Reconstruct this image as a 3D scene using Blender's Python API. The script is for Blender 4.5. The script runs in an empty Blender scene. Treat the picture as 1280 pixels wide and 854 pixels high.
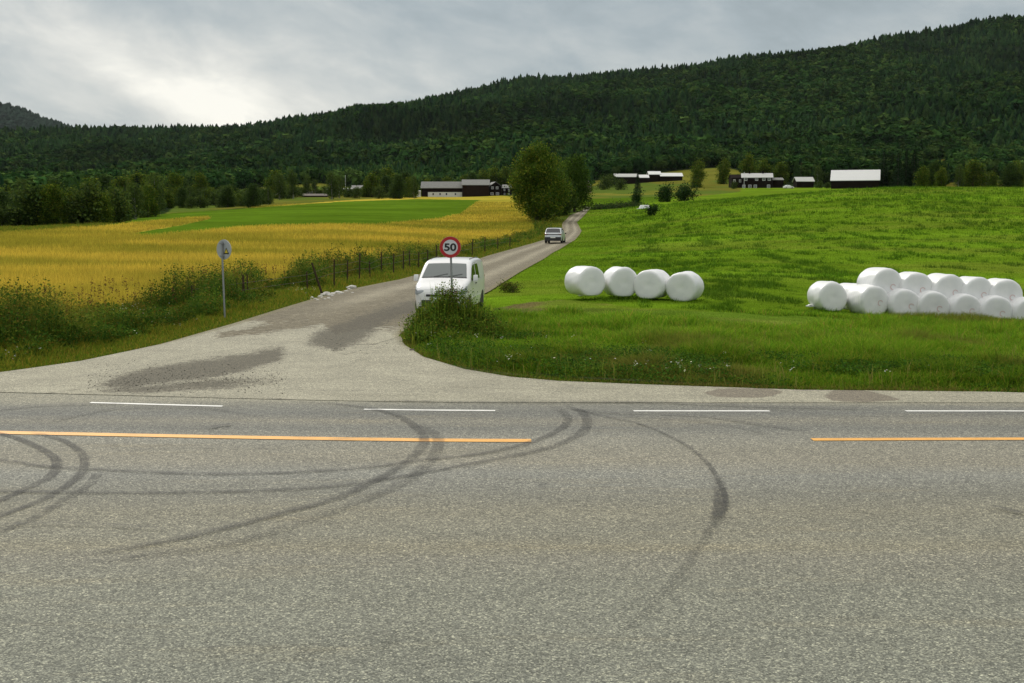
import bpy, bmesh, math, random
import numpy as np
from mathutils import Vector, Matrix, noise as mnoise
PI = math.pi
rnd = random.Random(7)
rng = np.random.default_rng(11)
S = bpy.context.scene
col = S.collection

# ------------------------------------------------------------------ camera, world, sun
F = 1500.0; PITCH = math.atan(150.0/F); CH = 3.5
cp, sp = math.cos(PITCH), math.sin(PITCH)
cam = bpy.data.cameras.new('camera'); cam.sensor_width = 36; cam.lens = F/1280*36
cam.clip_start = 0.1; cam.clip_end = 20000
co = bpy.data.objects.new('camera', cam); co.location = (0, 0, CH); co.rotation_euler = (PI/2-PITCH, 0, 0)
col.objects.link(co); S.camera = co
S.view_settings.view_transform = 'Standard'; S.view_settings.look = 'None'
S.view_settings.exposure = 0.16; S.view_settings.gamma = 1
S.cycles.use_denoising = True; S.cycles.sample_clamp_indirect = 2.0; S.cycles.sample_clamp_direct = 6.0
S.cycles.max_bounces = 5; S.cycles.diffuse_bounces = 3; S.cycles.transmission_bounces = 3

SUN_AZ = math.radians(-28); SUN_EL = math.radians(38)      # azimuth from +Y, negative = left
W = bpy.data.worlds.new('World'); S.world = W; W.use_nodes = True

class NT:
    """tiny node helper"""
    def __init__(s, tree): s.t = tree; s.n = tree.nodes; s.l = tree.links
    def add(s, typ, **kw):
        nd = s.n.new(typ)
        for k, v in kw.items():
            if k.startswith('i_'):
                nd.inputs[k[2:].replace('_', ' ')].default_value = v
            else: setattr(nd, k, v)
        return nd
    def link(s, a, b): s.l.new(a, b)
    def math(s, op, a, b=None, c=None, clamp=False):
        nd = s.n.new('ShaderNodeMath'); nd.operation = op; nd.use_clamp = clamp
        for i, x in enumerate((a, b, c)):
            if x is None: continue
            if isinstance(x, (int, float)): nd.inputs[i].default_value = x
            else: s.l.new(x, nd.inputs[i])
        return nd.outputs[0]
    def mix(s, f, a, b, mode='MIX'):
        nd = s.n.new('ShaderNodeMix'); nd.data_type = 'RGBA'; nd.blend_type = mode
        for i, x in ((0, f), (6, a), (7, b)):
            if isinstance(x, (int, float)): nd.inputs[i].default_value = x
            elif isinstance(x, tuple): nd.inputs[i].default_value = (x+(1,))[:4]
            else: s.l.new(x, nd.inputs[i])
        return nd.outputs[2]
    def ramp(s, f, pts, interp='LINEAR'):
        nd = s.n.new('ShaderNodeValToRGB'); cr = nd.color_ramp; cr.interpolation = interp
        while len(cr.elements) < len(pts): cr.elements.new(0.5)
        for e, (p, c) in zip(cr.elements, pts):
            e.position = p; e.color = c if len(c) == 4 else (c+(1,))
        s.l.new(f, nd.inputs[0]); return nd.outputs[0]
    def noise(s, vec, scale, detail=4, rough=0.55, dist=0.0):
        nd = s.n.new('ShaderNodeTexNoise'); nd.inputs['Scale'].default_value = scale
        nd.inputs['Detail'].default_value = detail; nd.inputs['Roughness'].default_value = rough
        nd.inputs['Distortion'].default_value = dist
        if vec is not None: s.l.new(vec, nd.inputs['Vector'])
        return nd
    def mapping(s, vec, scale=(1, 1, 1), rot=(0, 0, 0), loc=(0, 0, 0)):
        nd = s.n.new('ShaderNodeMapping'); nd.inputs['Scale'].default_value = scale
        nd.inputs['Rotation'].default_value = rot; nd.inputs['Location'].default_value = loc
        s.l.new(vec, nd.inputs['Vector']); return nd.outputs[0]

def build_world():
    t = W.node_tree; t.nodes.clear(); N = NT(t)
    out = N.add('ShaderNodeOutputWorld')
    sky = N.add('ShaderNodeTexSky', sky_type='NISHITA', sun_disc=False, sun_elevation=SUN_EL, sun_rotation=SUN_AZ)
    bg1 = N.add('ShaderNodeBackground'); bg1.inputs[1].default_value = 0.05
    N.link(sky.outputs[0], bg1.inputs[0])
    tc = N.add('ShaderNodeTexCoord'); sx = N.add('ShaderNodeSeparateXYZ'); N.link(tc.outputs['Generated'], sx.inputs[0])
    x, y, z = sx.outputs
    zz = N.math('ADD', N.math('MAXIMUM', z, 0.0), 0.10)
    cx = N.math('DIVIDE', x, zz); cy = N.math('DIVIDE', y, zz)
    cv = N.add('ShaderNodeCombineXYZ'); N.link(cx, cv.inputs[0]); N.link(cy, cv.inputs[1])
    m = N.mapping(cv.outputs[0], scale=(0.62, 0.42, 1), rot=(0, 0, 0.55), loc=(3.1, 0.4, 0))
    n1 = N.noise(m, 1.0, 7, 0.55, 0.6).outputs[0]
    dv = N.add('ShaderNodeCombineXYZ'); N.link(N.math('ARCTAN2', x, y), dv.inputs[0]); N.link(z, dv.inputs[1])
    m2 = N.mapping(N.mapping(dv.outputs[0], rot=(0, 0, 0.34)), scale=(4.0, 9.5, 1), loc=(1.3, 7.4, 0))
    n2 = N.noise(m2, 1.0, 7, 0.55, 0.3).outputs[0]
    # cloud cover is thin towards the hidden sun (low left): a broad lobe
    def lobe(az, el, sa, se, tilt=0.0):
        # gaussian lobe in direction space
        d = (math.sin(az)*math.cos(el), math.cos(az)*math.cos(el), math.sin(el))
        dx = N.math('SUBTRACT', x, d[0]); dz = N.math('SUBTRACT', z, d[2])
        c, s_ = math.cos(tilt), math.sin(tilt)
        a = N.math('ADD', N.math('MULTIPLY', dx, c), N.math('MULTIPLY', dz, s_))
        b = N.math('SUBTRACT', N.math('MULTIPLY', dz, c), N.math('MULTIPLY', dx, s_))
        q = N.math('ADD', N.math('POWER', N.math('DIVIDE', a, sa), 2), N.math('POWER', N.math('DIVIDE', b, se), 2))
        g = N.math('EXPONENT', N.math('MULTIPLY', q, -1.0))
        return N.math('MULTIPLY', g, N.math('GREATER_THAN', y, 0.0))
    R = math.radians
    l1 = lobe(R(-12.5), R(5.2), 0.13, 0.030, -0.12)
    l2 = lobe(R(-21.5), R(9.3), 0.11, 0.024, -0.50)
    l3 = lobe(R(-17), R(6), 0.4, 0.12, -0.3)
    thin = N.math('ADD', N.math('ADD', N.math('MULTIPLY', l1, 0.44), N.math('MULTIPLY', l2, 0.36)), N.math('MULTIPLY', l3, 0.10))
    m3 = N.mapping(N.mapping(dv.outputs[0], rot=(0, 0, 0.2)), scale=(11.0, 22.0, 1), loc=(4.3, 2.4, 0))
    n3 = N.noise(m3, 1.0, 6, 0.6, 0.3).outputs[0]
    nn = N.math('ADD', N.math('ADD', N.math('MULTIPLY', n1, 0.20), N.math('MULTIPLY', n2, 0.42)), N.math('MULTIPLY', n3, 0.38))
    v = N.math('ADD', N.math('MULTIPLY', N.math('SUBTRACT', nn, 0.5), 2.1), N.math('ADD', 0.27, thin))
    # low sky is a little paler than higher up
    hz = N.math('MULTIPLY', N.math('SUBTRACT', 0.22, z, clamp=True), 0.55)
    v = N.math('ADD', v, hz, clamp=True)
    c = N.ramp(v, [(0.0, (.26, .31, .33)), (0.3, (.365, .42, .445)), (0.5, (.475, .515, .52)), (0.72, (.66, .67, .64)), (1.0, (.95, .93, .85))])
    bg2 = N.add('ShaderNodeBackground')
    # an overcast sky is brighter overhead than near the horizon
    up = N.math('MULTIPLY', N.math('SUBTRACT', z, 0.22, clamp=True), 2.1)
    zf = N.math('MULTIPLY', N.math('SUBTRACT', z, 0.22, clamp=True), 3.0, clamp=True)
    c = N.mix(zf, c, (.50, .495, .475)); N.link(c, bg2.inputs[0])
    N.link(N.math('ADD', up, 1.0), bg2.inputs[1])
    mx = N.add('ShaderNodeMixShader'); mx.inputs[0].default_value = 0.9
    N.link(bg1.outputs[0], mx.inputs[1]); N.link(bg2.outputs[0], mx.inputs[2]); N.link(mx.outputs[0], out.inputs[0])
build_world()
sl = bpy.data.lights.new('sun', 'SUN'); sl.energy = 1.7; sl.angle = math.radians(18); sl.color = (1, .95, .86)
so = bpy.data.objects.new('sun', sl); col.objects.link(so)
sd = Vector((math.sin(SUN_AZ)*math.cos(SUN_EL), math.cos(SUN_AZ)*math.cos(SUN_EL), math.sin(SUN_EL)))
so.rotation_euler = sd.to_track_quat('Z', 'Y').to_euler()

# ------------------------------------------------------------------ helpers
def tag(o, label=None, cat=None, group=None, kind=None):
    if label: o['label'] = label
    if cat: o['category'] = cat
    if group: o['group'] = group
    if kind: o['kind'] = kind
    return o
def empty(name, loc, rz=0, rx=0, ry=0):
    o = bpy.data.objects.new(name, None); o.location = loc; o.rotation_euler = (rx, ry, rz)
    o.empty_display_size = 0.2; col.objects.link(o); return o
def link(name, me, parent=None):
    o = bpy.data.objects.new(name, me); col.objects.link(o)
    if parent is not None: o.parent = parent
    return o
def mesh_np(name, V, faces, mat=None, colr=None, smooth=False, attrs=None):
    """faces: list of int arrays (n,k)"""
    me = bpy.data.meshes.new(name); V = np.asarray(V, dtype=np.float32)
    me.vertices.add(len(V)); me.vertices.foreach_set('co', V.ravel())
    tot = sum(f.size for f in faces); npoly = sum(len(f) for f in faces)
    me.loops.add(tot); me.polygons.add(npoly)
    me.loops.foreach_set('vertex_index', np.concatenate([f.ravel() for f in faces]).astype(np.int32))
    st = []; off = 0
    for f in faces:
        k = f.shape[1]; st.append(off+np.arange(len(f))*k); off += f.size
    me.polygons.foreach_set('loop_start', np.concatenate(st).astype(np.int32))
    if smooth: me.polygons.foreach_set('use_smooth', np.ones(npoly, dtype=bool))
    me.update(calc_edges=True)
    if colr is not None:
        a = me.color_attributes.new('Col', 'FLOAT_COLOR', 'POINT')
        c = np.ones((len(V), 4), dtype=np.float32); c[:, :3] = colr; a.data.foreach_set('color', c.ravel())
    if attrs:
        for k, v in attrs.items():
            a = me.attributes.new(k, 'FLOAT', 'POINT'); a.data.foreach_set('value', np.asarray(v, dtype=np.float32))
    if mat: me.materials.append(mat)
    me.validate(); return me
def copy_tree(o, parent=None):
    c = o.copy(); col.objects.link(c)
    if parent is not None: c.parent = parent
    for ch in [x for x in o.children]: copy_tree(ch, c)
    return c

class MB:
    def __init__(s): s.v = []; s.f = []
    def add(s, vs, fs, M=None):
        b = len(s.v)
        for v in vs: s.v.append(tuple(M @ Vector(v)) if M else tuple(v))
        for f in fs: s.f.append(tuple(b+i for i in f))
        return s
    def box(s, c, d, M=None, taper=1.0):
        x, y, z = (q/2 for q in d); t = taper
        vs = [(c[0]+a*x*(t if k > 0 else 1), c[1]+b*y*(t if k > 0 else 1), c[2]+k*z) for k in (-1, 1) for a, b in ((-1, -1), (1, -1), (1, 1), (-1, 1))]
        return s.add(vs, [(3, 2, 1, 0), (4, 5, 6, 7), (0, 1, 5, 4), (1, 2, 6, 5), (2, 3, 7, 6), (3, 0, 4, 7)], M)
    def tube(s, pts, rs, n=8, cap=True):
        b = len(s.v); pts = [Vector(p) for p in pts]
        if isinstance(rs, (int, float)): rs = [rs]*len(pts)
        for i, p in enumerate(pts):
            d = (pts[min(i+1, len(pts)-1)]-pts[max(i-1, 0)]).normalized()
            a = d.orthogonal().normalized() if abs(d.z) > .9 else d.cross(Vector((0, 0, 1))).normalized()
            if abs(d.z) > .9: a = (Vector((1, 0, 0))-d*d.x).normalized()
            c = d.cross(a)
            for k in range(n):
                t = 2*PI*k/n; s.v.append(tuple(p+(a*math.cos(t)+c*math.sin(t))*rs[i]))
        for i in range(len(pts)-1):
            for k in range(n):
                s.f.append((b+i*n+k, b+i*n+(k+1) % n, b+(i+1)*n+(k+1) % n, b+(i+1)*n+k))
        if cap:
            s.f.append(tuple(b+k for k in range(n))[::-1]); s.f.append(tuple(b+(len(pts)-1)*n+k for k in range(n)))
        return s
    def lathe_y(s, prof, c=(0, 0, 0), n=24, M=None):
        """profile [(y, r)] turned round the local Y axis"""
        b = len(s.v)
        vs = []
        for y, r in prof:
            for k in range(n):
                t = 2*PI*k/n; vs.append((c[0]+r*math.cos(t), c[1]+y, c[2]+r*math.sin(t)))
        fs = []
        for i in range(len(prof)-1):
            for k in range(n):
                fs.append((i*n+k, i*n+(k+1) % n, (i+1)*n+(k+1) % n, (i+1)*n+k))
        fs.append(tuple(range(n))[::-1]); fs.append(tuple((len(prof)-1)*n+k for k in range(n)))
        return s.add(vs, fs, M)
    def build(s, name, mat, parent=None, smooth=None, bevel=0, sub=0):
        me = bpy.data.meshes.new(name); me.from_pydata(s.v, [], s.f); me.materials.append(mat)
        bm = bmesh.new(); bm.from_mesh(me); bmesh.ops.recalc_face_normals(bm, faces=bm.faces)
        if bevel: bmesh.ops.bevel(bm, geom=bm.edges[:], offset=bevel, segments=2, affect='EDGES', profile=.6)
        bm.to_mesh(me); bm.free()
        if smooth is not None:
            me.polygons.foreach_set('use_smooth', [True]*len(me.polygons))
            if smooth > 0: me.set_sharp_from_angle(angle=math.radians(smooth))
        return link(name, me, parent)

# ---- camera geometry helpers (pixels of the 1280x854 photograph)
def ray(u, v):
    a = (u-640)/F; b = -(v-427)/F
    return a, cp+b*sp, -sp+b*cp
def proj(X, Y, Z):
    dz = Z-CH; d = Y*cp-dz*sp; h = Y*sp+dz*cp
    return 640+F*X/d, 427-F*h/d
def zat(v, Y):
    _, dy, dz = ray(640, v); return CH+Y*dz/dy

# ---- smooth value noise in numpy
def vnoise(x, y, seed=0):
    xi = np.floor(x).astype(np.int64); yi = np.floor(y).astype(np.int64); fx = x-xi; fy = y-yi
    fx = fx*fx*(3-2*fx); fy = fy*fy*(3-2*fy)
    def h(a, b):
        n = (a*374761393+b*668265263+seed*974634777) & 0xffffffff
        n = ((n ^ (n >> 13))*1274126177) & 0xffffffff
        return ((n ^ (n >> 16)) & 0xffff)/65535.0
    return (h(xi, yi)*(1-fx)+h(xi+1, yi)*fx)*(1-fy)+(h(xi, yi+1)*(1-fx)+h(xi+1, yi+1)*fx)*fy
def fbm(x, y, seed=0, oct=4):
    s = 0; a = .5; t = 0
    for i in range(oct):
        s = s+a*vnoise(x*2**i, y*2**i, seed+i); t += a; a *= .55
    return s/t
def sstep(a, b, x):
    t = np.clip((x-a)/(b-a), 0, 1); return t*t*(3-2*t)
def inpoly(u, v, P):
    P = np.asarray(P, float); r = np.zeros(np.shape(u), bool); n = len(P)
    for i in range(n):
        x0, y0 = P[i]; x1, y1 = P[(i+1) % n]
        if y0 == y1: continue
        c = ((y0 > v) != (y1 > v)) & (u < (x1-x0)*(v-y0)/(y1-y0)+x0)
        r ^= c
    return r
def polydist(u, v, P, closed=False):
    P = np.asarray(P, float); d = np.full(np.shape(u), 1e9); n = len(P)
    for i in range(n if closed else n-1):
        a = P[i]; b = P[(i+1) % n]; ab = b-a; L = (ab**2).sum()+1e-12
        t = np.clip(((u-a[0])*ab[0]+(v-a[1])*ab[1])/L, 0, 1)
        d = np.minimum(d, np.hypot(u-a[0]-t*ab[0], v-a[1]-t*ab[1]))
    return d

# ------------------------------------------------------------------ terrain height
UC = np.array([-700, -300, 0, 200, 400, 600, 740, 900, 1100, 1280, 1600, 2200.])
SKX = [-700, -300, 0, 80, 180, 290, 345, 400, 470, 540, 600, 640, 700, 760, 850, 930, 1000, 1060, 1130, 1200, 1280, 1600, 2200]
SKV = [150, 160, 163, 158, 157, 156, 150, 140, 130, 120, 107, 93, 90, 85, 77, 68, 58, 47, 38, 27, 20, -5, -20]
rowsY = [1, 20, 28, 45, 70, 110, 160, 230, 300, 380, 500, 640, 800, 1000, 1500, 2100, 2800, 3400]
tab = {
 1: [0]*12, 20: [0]*12, 28: [.02]*12,
 45: [.2, .2, .2, .3, .4, .5, .65, .6, .15, 0, -.1, -.1],
 70: [.3, .4, .4, .5, .6, .55, .75, .9, .6, .5, .4, .4],
 110: [.6, .7, .8, .95, .9, .62, .85, 1.5, 1.9, 1.9, 1.9, 1.9],
 160: [1.5, 1.7, 2.2, 2.6, 2.5, 1.5, 1.7, 3.7, 5.1, 5.2, 5.2, 5],
 230: [2, 2.2, 2.8, 4.2, 5.0, 4.8, 5.3, 7.6, 9.7, 9.5, 9.5, 9],
 300: [2, 2.4, 3.4, 5.6, 7.2, 7.6, 7.2, 8.9, 12.2, 12, 12, 11],
 380: [3, 3, 5, 8.2, 10, 10.6, 10.2, 11.0, 13.6, 13.4, 13, 12],
 500: [8, 8, 9, 12.2, 13.2, 13, 14.5, 17, 17, 17, 16, 16],
 640: [17, 17, 18, 19, 17.5, 15.8, 22, 26, 22, 22, 22, 22],
}
def _build_h():
    T = np.zeros((len(rowsY), len(UC)))
    for i, Y in enumerate(rowsY):
        if Y in tab: T[i] = tab[Y]
    base = np.array(tab[640], float); rv = np.interp(UC, SKX, SKV)+5
    e0 = (base-CH)/640
    e1 = np.array([(zat(v, 1000.)-CH)/1000 for v in rv])
    for Y, f in ((800, .07), (1000, .17), (1500, .50), (2100, .80), (2800, 1.0), (3400, .93)):
        T[rowsY.index(Y)] = CH+Y*(e0+(e1-e0)*f)
    T[-1] = T[-2]*.9
    ly = np.log(np.array(rowsY, float)+15); L = np.linspace(ly[0], ly[-1], 500)
    K = np.linspace(UC[0], UC[-1], 400)
    A = np.array([np.interp(K, UC, T[i]) for i in range(len(rowsY))])
    # ridge: use full skyline resolution
    rk = np.interp(K, SKX, SKV)+5
    e1k = (np.array([zat(v, 1000.) for v in rk])-CH)/1000; e0k = np.interp(K, UC, e0)
    for Y, f in ((1500, .50), (2100, .80), (2800, 1.0)):
        A[rowsY.index(Y)] = CH+Y*(e0k+(e1k-e0k)*f)
    A[-1] = A[-2]*.9
    G = np.array([np.interp(L, ly, A[:, j]) for j in range(len(K))]).T
    def blur(M, s, ax):
        r = int(3*s); w = np.exp(-.5*(np.arange(-r, r+1)/s)**2); w /= w.sum()
        P = np.pad(M, [(r, r) if a == ax else (0, 0) for a in (0, 1)], mode='edge')
        return np.apply_along_axis(lambda q: np.convolve(q, w, 'valid'), ax, P)
    G2 = blur(G, 7, 0); G2 = blur(G2, 5, 1)
    wk = sstep(math.log(20+15), math.log(40+15), L)[:, None]
    G2 = G2*wk+G*(1-wk)
    return L, K, G2
HL, HK, HG = _build_h()
def H(X, Y, detail=True):
    X = np.asarray(X, float); Y = np.asarray(Y, float)
    Yc = np.maximum(Y, 1.0)
    l = np.log(Yc+15); k = np.clip(640+F*X/np.maximum(Y*1.0, 14.0), HK[0], HK[-1])
    fi = np.clip((l-HL[0])/(HL[1]-HL[0]), 0, len(HL)-1.001); fj = np.clip((k-HK[0])/(HK[1]-HK[0]), 0, len(HK)-1.001)
    i = fi.astype(int); j = fj.astype(int); a = fi-i; b = fj-j
    z = (HG[i, j]*(1-b)+HG[i, j+1]*b)*(1-a)+(HG[i+1, j]*(1-b)+HG[i+1, j+1]*b)*a
    z = z*sstep(22, 30, Y)
    if detail:
        w = sstep(700, 1300, Y)*(1-sstep(2500, 2800, Y)*.8)
        z = z+w*(fbm(X/260+5, Y/420+2, 3, 4)-.5)*70
        z = z+sstep(60, 120, Y)*(1-sstep(350, 600, Y))*(fbm(X/30, Y/40, 9, 3)-.5)*.5
    return z
def h1(x, y): return float(H(np.array([x]), np.array([y]))[0])
YS = np.concatenate([np.linspace(6, 60, 1500), np.exp(np.linspace(math.log(60), math.log(2900), 6000))])
def at(u, v, ymin=6):
    dx, dy, dz = ray(u, v); X = dx/dy*YS; Z = CH+dz/dy*YS
    g = H(X, YS); hit = np.where((g >= Z) & (YS >= ymin))[0]
    if len(hit) == 0: i = len(YS)-1
    else: i = hit[0]
    return Vector((X[i], YS[i], g[i]))
def at_d(u, Y, dz=0):
    """point on the ground at depth Y seen in column u"""
    x = (u-640)/F*Y*.995
    for _ in range(3):
        z = h1(x, Y); x = (u-640)/F*(Y*cp-(z-CH)*sp)
    return Vector((x, Y, h1(x, Y)+dz))

# ------------------------------------------------------------------ materials
def new_mat(name):
    m = bpy.data.materials.new(name); m.use_nodes = True; m.node_tree.nodes.clear()
    N = NT(m.node_tree); out = N.add('ShaderNodeOutputMaterial')
    return m, N, out
def pbr(name, c, rough=.5, metal=0, spec=.5, var=0.08, vscale=6, bump=0, bscale=40, coat=0, dirt=None):
    m, N, out = new_mat(name); b = N.add('ShaderNodeBsdfPrincipled')
    tc = N.add('ShaderNodeTexCoord').outputs['Object']
    n = N.noise(tc, vscale, 5).outputs[0]
    f = N.math('ADD', N.math('MULTIPLY', N.math('SUBTRACT', n, .5), var*2), 1.0)
    cc = N.mix(1.0, c, N.add('ShaderNodeCombineColor').outputs[0], 'MULTIPLY')
    cb = N.n[-1] if False else None
    comb = N.add('ShaderNodeCombineColor')
    for i in range(3): N.link(f, comb.inputs[i])
    cc = N.mix(1.0, c, comb.outputs[0], 'MULTIPLY')
    if dirt:
        g = N.noise(tc, 3.0, 6, .7).outputs[0]
        cc = N.mix(N.math('MULTIPLY', N.ramp(g, [(.45, (0, 0, 0)), (.75, (1, 1, 1))]), dirt[1]), cc, dirt[0])
    N.link(cc, b.inputs['Base Color']); b.inputs['Roughness'].default_value = rough
    b.inputs['Metallic'].default_value = metal; b.inputs['Specular IOR Level'].default_value = spec
    b.inputs['Coat Weight'].default_value = coat
    if bump:
        bn = N.noise(tc, bscale, 4).outputs[0]; bp = N.add('ShaderNodeBump'); bp.inputs['Strength'].default_value = bump
        bp.inputs['Distance'].default_value = .02; N.link(bn, bp.inputs['Height']); N.link(bp.outputs[0], b.inputs['Normal'])
    N.link(b.outputs[0], out.inputs[0]); return m
def leafmat(name, transl=.3, tint=(1, 1, 1), rough=.75, spec=.02):
    m, N, out = new_mat(name); a = N.add('ShaderNodeAttribute', attribute_name='Col')
    c = N.mix(1.0, a.outputs['Color'], tint, 'MULTIPLY')
    b = N.add('ShaderNodeBsdfPrincipled'); b.inputs['Roughness'].default_value = rough; b.inputs['Specular IOR Level'].default_value = spec
    N.link(c, b.inputs['Base Color']); tr = N.add('ShaderNodeBsdfTranslucent'); N.link(c, tr.inputs[0])
    mx = N.add('ShaderNodeMixShader'); mx.inputs[0].default_value = transl
    N.link(b.outputs[0], mx.inputs[1]); N.link(tr.outputs[0], mx.inputs[2]); N.link(mx.outputs[0], out.inputs[0]); return m
M = {}
M['leaf'] = leafmat('leaf'); M['grass'] = leafmat('grass', .35); M['needles'] = leafmat('needles', .0, rough=.8, spec=.02)
M['forest'] = leafmat('forest_foliage', .12, rough=.9, spec=0.0)
M['bark'] = pbr('bark', (.07, .055, .04), .9, var=.3, vscale=9, bump=.6, bscale=20)
M['birch_bark'] = pbr('birch_bark', (.45, .43, .38), .8, var=.5, vscale=4)
M['paint_white'] = pbr('white_paint', (.80, .80, .79), .28, var=.02, coat=.5, dirt=((.35, .32, .26), .10))
M['paint_silver'] = pbr('silver_paint', (.62, .64, .66), .3, metal=.2, var=.02, coat=.5)
M['black_plastic'] = pbr('black_plastic', (.025, .025, .025), .6, var=.15)
M['tyre'] = pbr('tyre_rubber', (.02, .02, .02), .85, var=.2, dirt=((.16, .14, .11), .6))
M['rim'] = pbr('wheel_rim', (.38, .38, .38), .4, metal=.7)
M['glass_dark'] = pbr('dark_glass', (.012, .014, .016), .06, spec=.9, var=0)
M['glass_screen'] = pbr('windscreen_glass', (.085, .105, .095), .05, spec=1.0, var=0)
M['headlight'] = pbr('headlight_glass', (.40, .42, .45), .12, spec=.8)
M['taillight'] = pbr('tail_light_red', (.25, .01, .01), .2)
M['plate'] = pbr('number_plate', (.75, .75, .70), .4)
M['galv'] = pbr('galvanised_steel', (.30, .31, .31), .5, metal=.5, var=.12, vscale=10)
M['sign_back'] = pbr('sign_back_grey', (.42, .44, .44), .5, metal=.2, var=.1, vscale=5)
M['sign_red'] = pbr('sign_red', (.42, .012, .015), .45, var=.06)
M['sign_white'] = pbr('sign_white', (.62, .62, .64), .45, var=.05)
M['sign_black'] = pbr('sign_black', (.012, .012, .012), .5, var=.05)
M['sign_yellow'] = pbr('sign_yellow', (.65, .50, .03), .5)
M['post_wood'] = pbr('weathered_post_wood', (.055, .040, .024), .95, spec=.05, var=.4, vscale=12, bump=.5)
M['stone'] = pbr('pale_stone', (.50, .48, .43), .85, var=.3, vscale=8, bump=.5, bscale=15)
M['timber'] = pbr('dark_tarred_timber', (.013, .009, .007), .95, spec=.05, var=.5, vscale=.8)
M['timber2'] = pbr('brown_black_timber', (.022, .013, .009), .95, spec=.05, var=.5, vscale=.8)
M['whitewash'] = pbr('whitewashed_wall', (.60, .60, .57), .8, var=.15, vscale=.5)
M['slate'] = pbr('grey_slate_roof', (.165, .165, .15), .8, var=.35, vscale=.9)
M['tin'] = pbr('pale_metal_roof', (.42, .42, .39), .4, var=.06, vscale=.3)
M['tin2'] = pbr('bright_metal_roof', (.62, .62, .60), .35, var=.06, vscale=.3)
M['turf_roof'] = pbr('brown_roof', (.12, .10, .08), .9, var=.3)
M['pane'] = pbr('window_pane', (.02, .022, .025), .1, spec=.8)
M['trim'] = pbr('white_window_trim', (.62, .62, .60), .6)
M['red_wall'] = pbr('red_painted_wall', (.45, .03, .035), .7)
M['wire'] = pbr('rusty_wire', (.12, .09, .07), .7)

def bale_mat():
    m, N, out = new_mat('white_bale_wrap'); b = N.add('ShaderNodeBsdfPrincipled')
    tc = N.add('ShaderNodeTexCoord').outputs['Object']
    oi = N.add('ShaderNodeObjectInfo').outputs['Random']
    n = N.noise(tc, 2.2, 5, .6).outputs[0]
    c = N.mix(N.ramp(n, [(.40, (0, 0, 0)), (.72, (1, 1, 1))]), (.80, .80, .79), (.70, .71, .71))
    c = N.mix(N.math('MULTIPLY', oi, .35), c, (.70, .71, .71))
    # dirt / grass stain low down on the wrap
    N.link(c, b.inputs['Base Color'])
    b.inputs['Roughness'].default_value = .34; b.inputs['Specular IOR Level'].default_value = .45
    b.inputs['Subsurface Weight'].default_value = 0.0
    w = N.add('ShaderNodeTexWave', bands_direction='Y'); w.inputs['Scale'].default_value = 2.2; w.inputs['Distortion'].default_value = 3
    w.inputs['Detail'].default_value = 1; N.link(tc, w.inputs['Vector'])
    hh = N.math('ADD', N.math('MULTIPLY', w.outputs['Fac'], .25), N.noise(N.mapping(tc, scale=(1.4, 3.5, 1.4)), 1.6, 1.5).outputs[0])
    bp = N.add('ShaderNodeBump'); bp.inputs['Strength'].default_value = .55; bp.inputs['Distance'].default_value = .02
    N.link(hh, bp.inputs['Height']); N.link(bp.outputs[0], b.inputs['Normal']); N.link(b.outputs[0], out.inputs[0]); return m
M['bale'] = bale_mat()
M['bale_mark'] = pbr('faded_red_print', (.60, .40, .38), .5)

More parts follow.
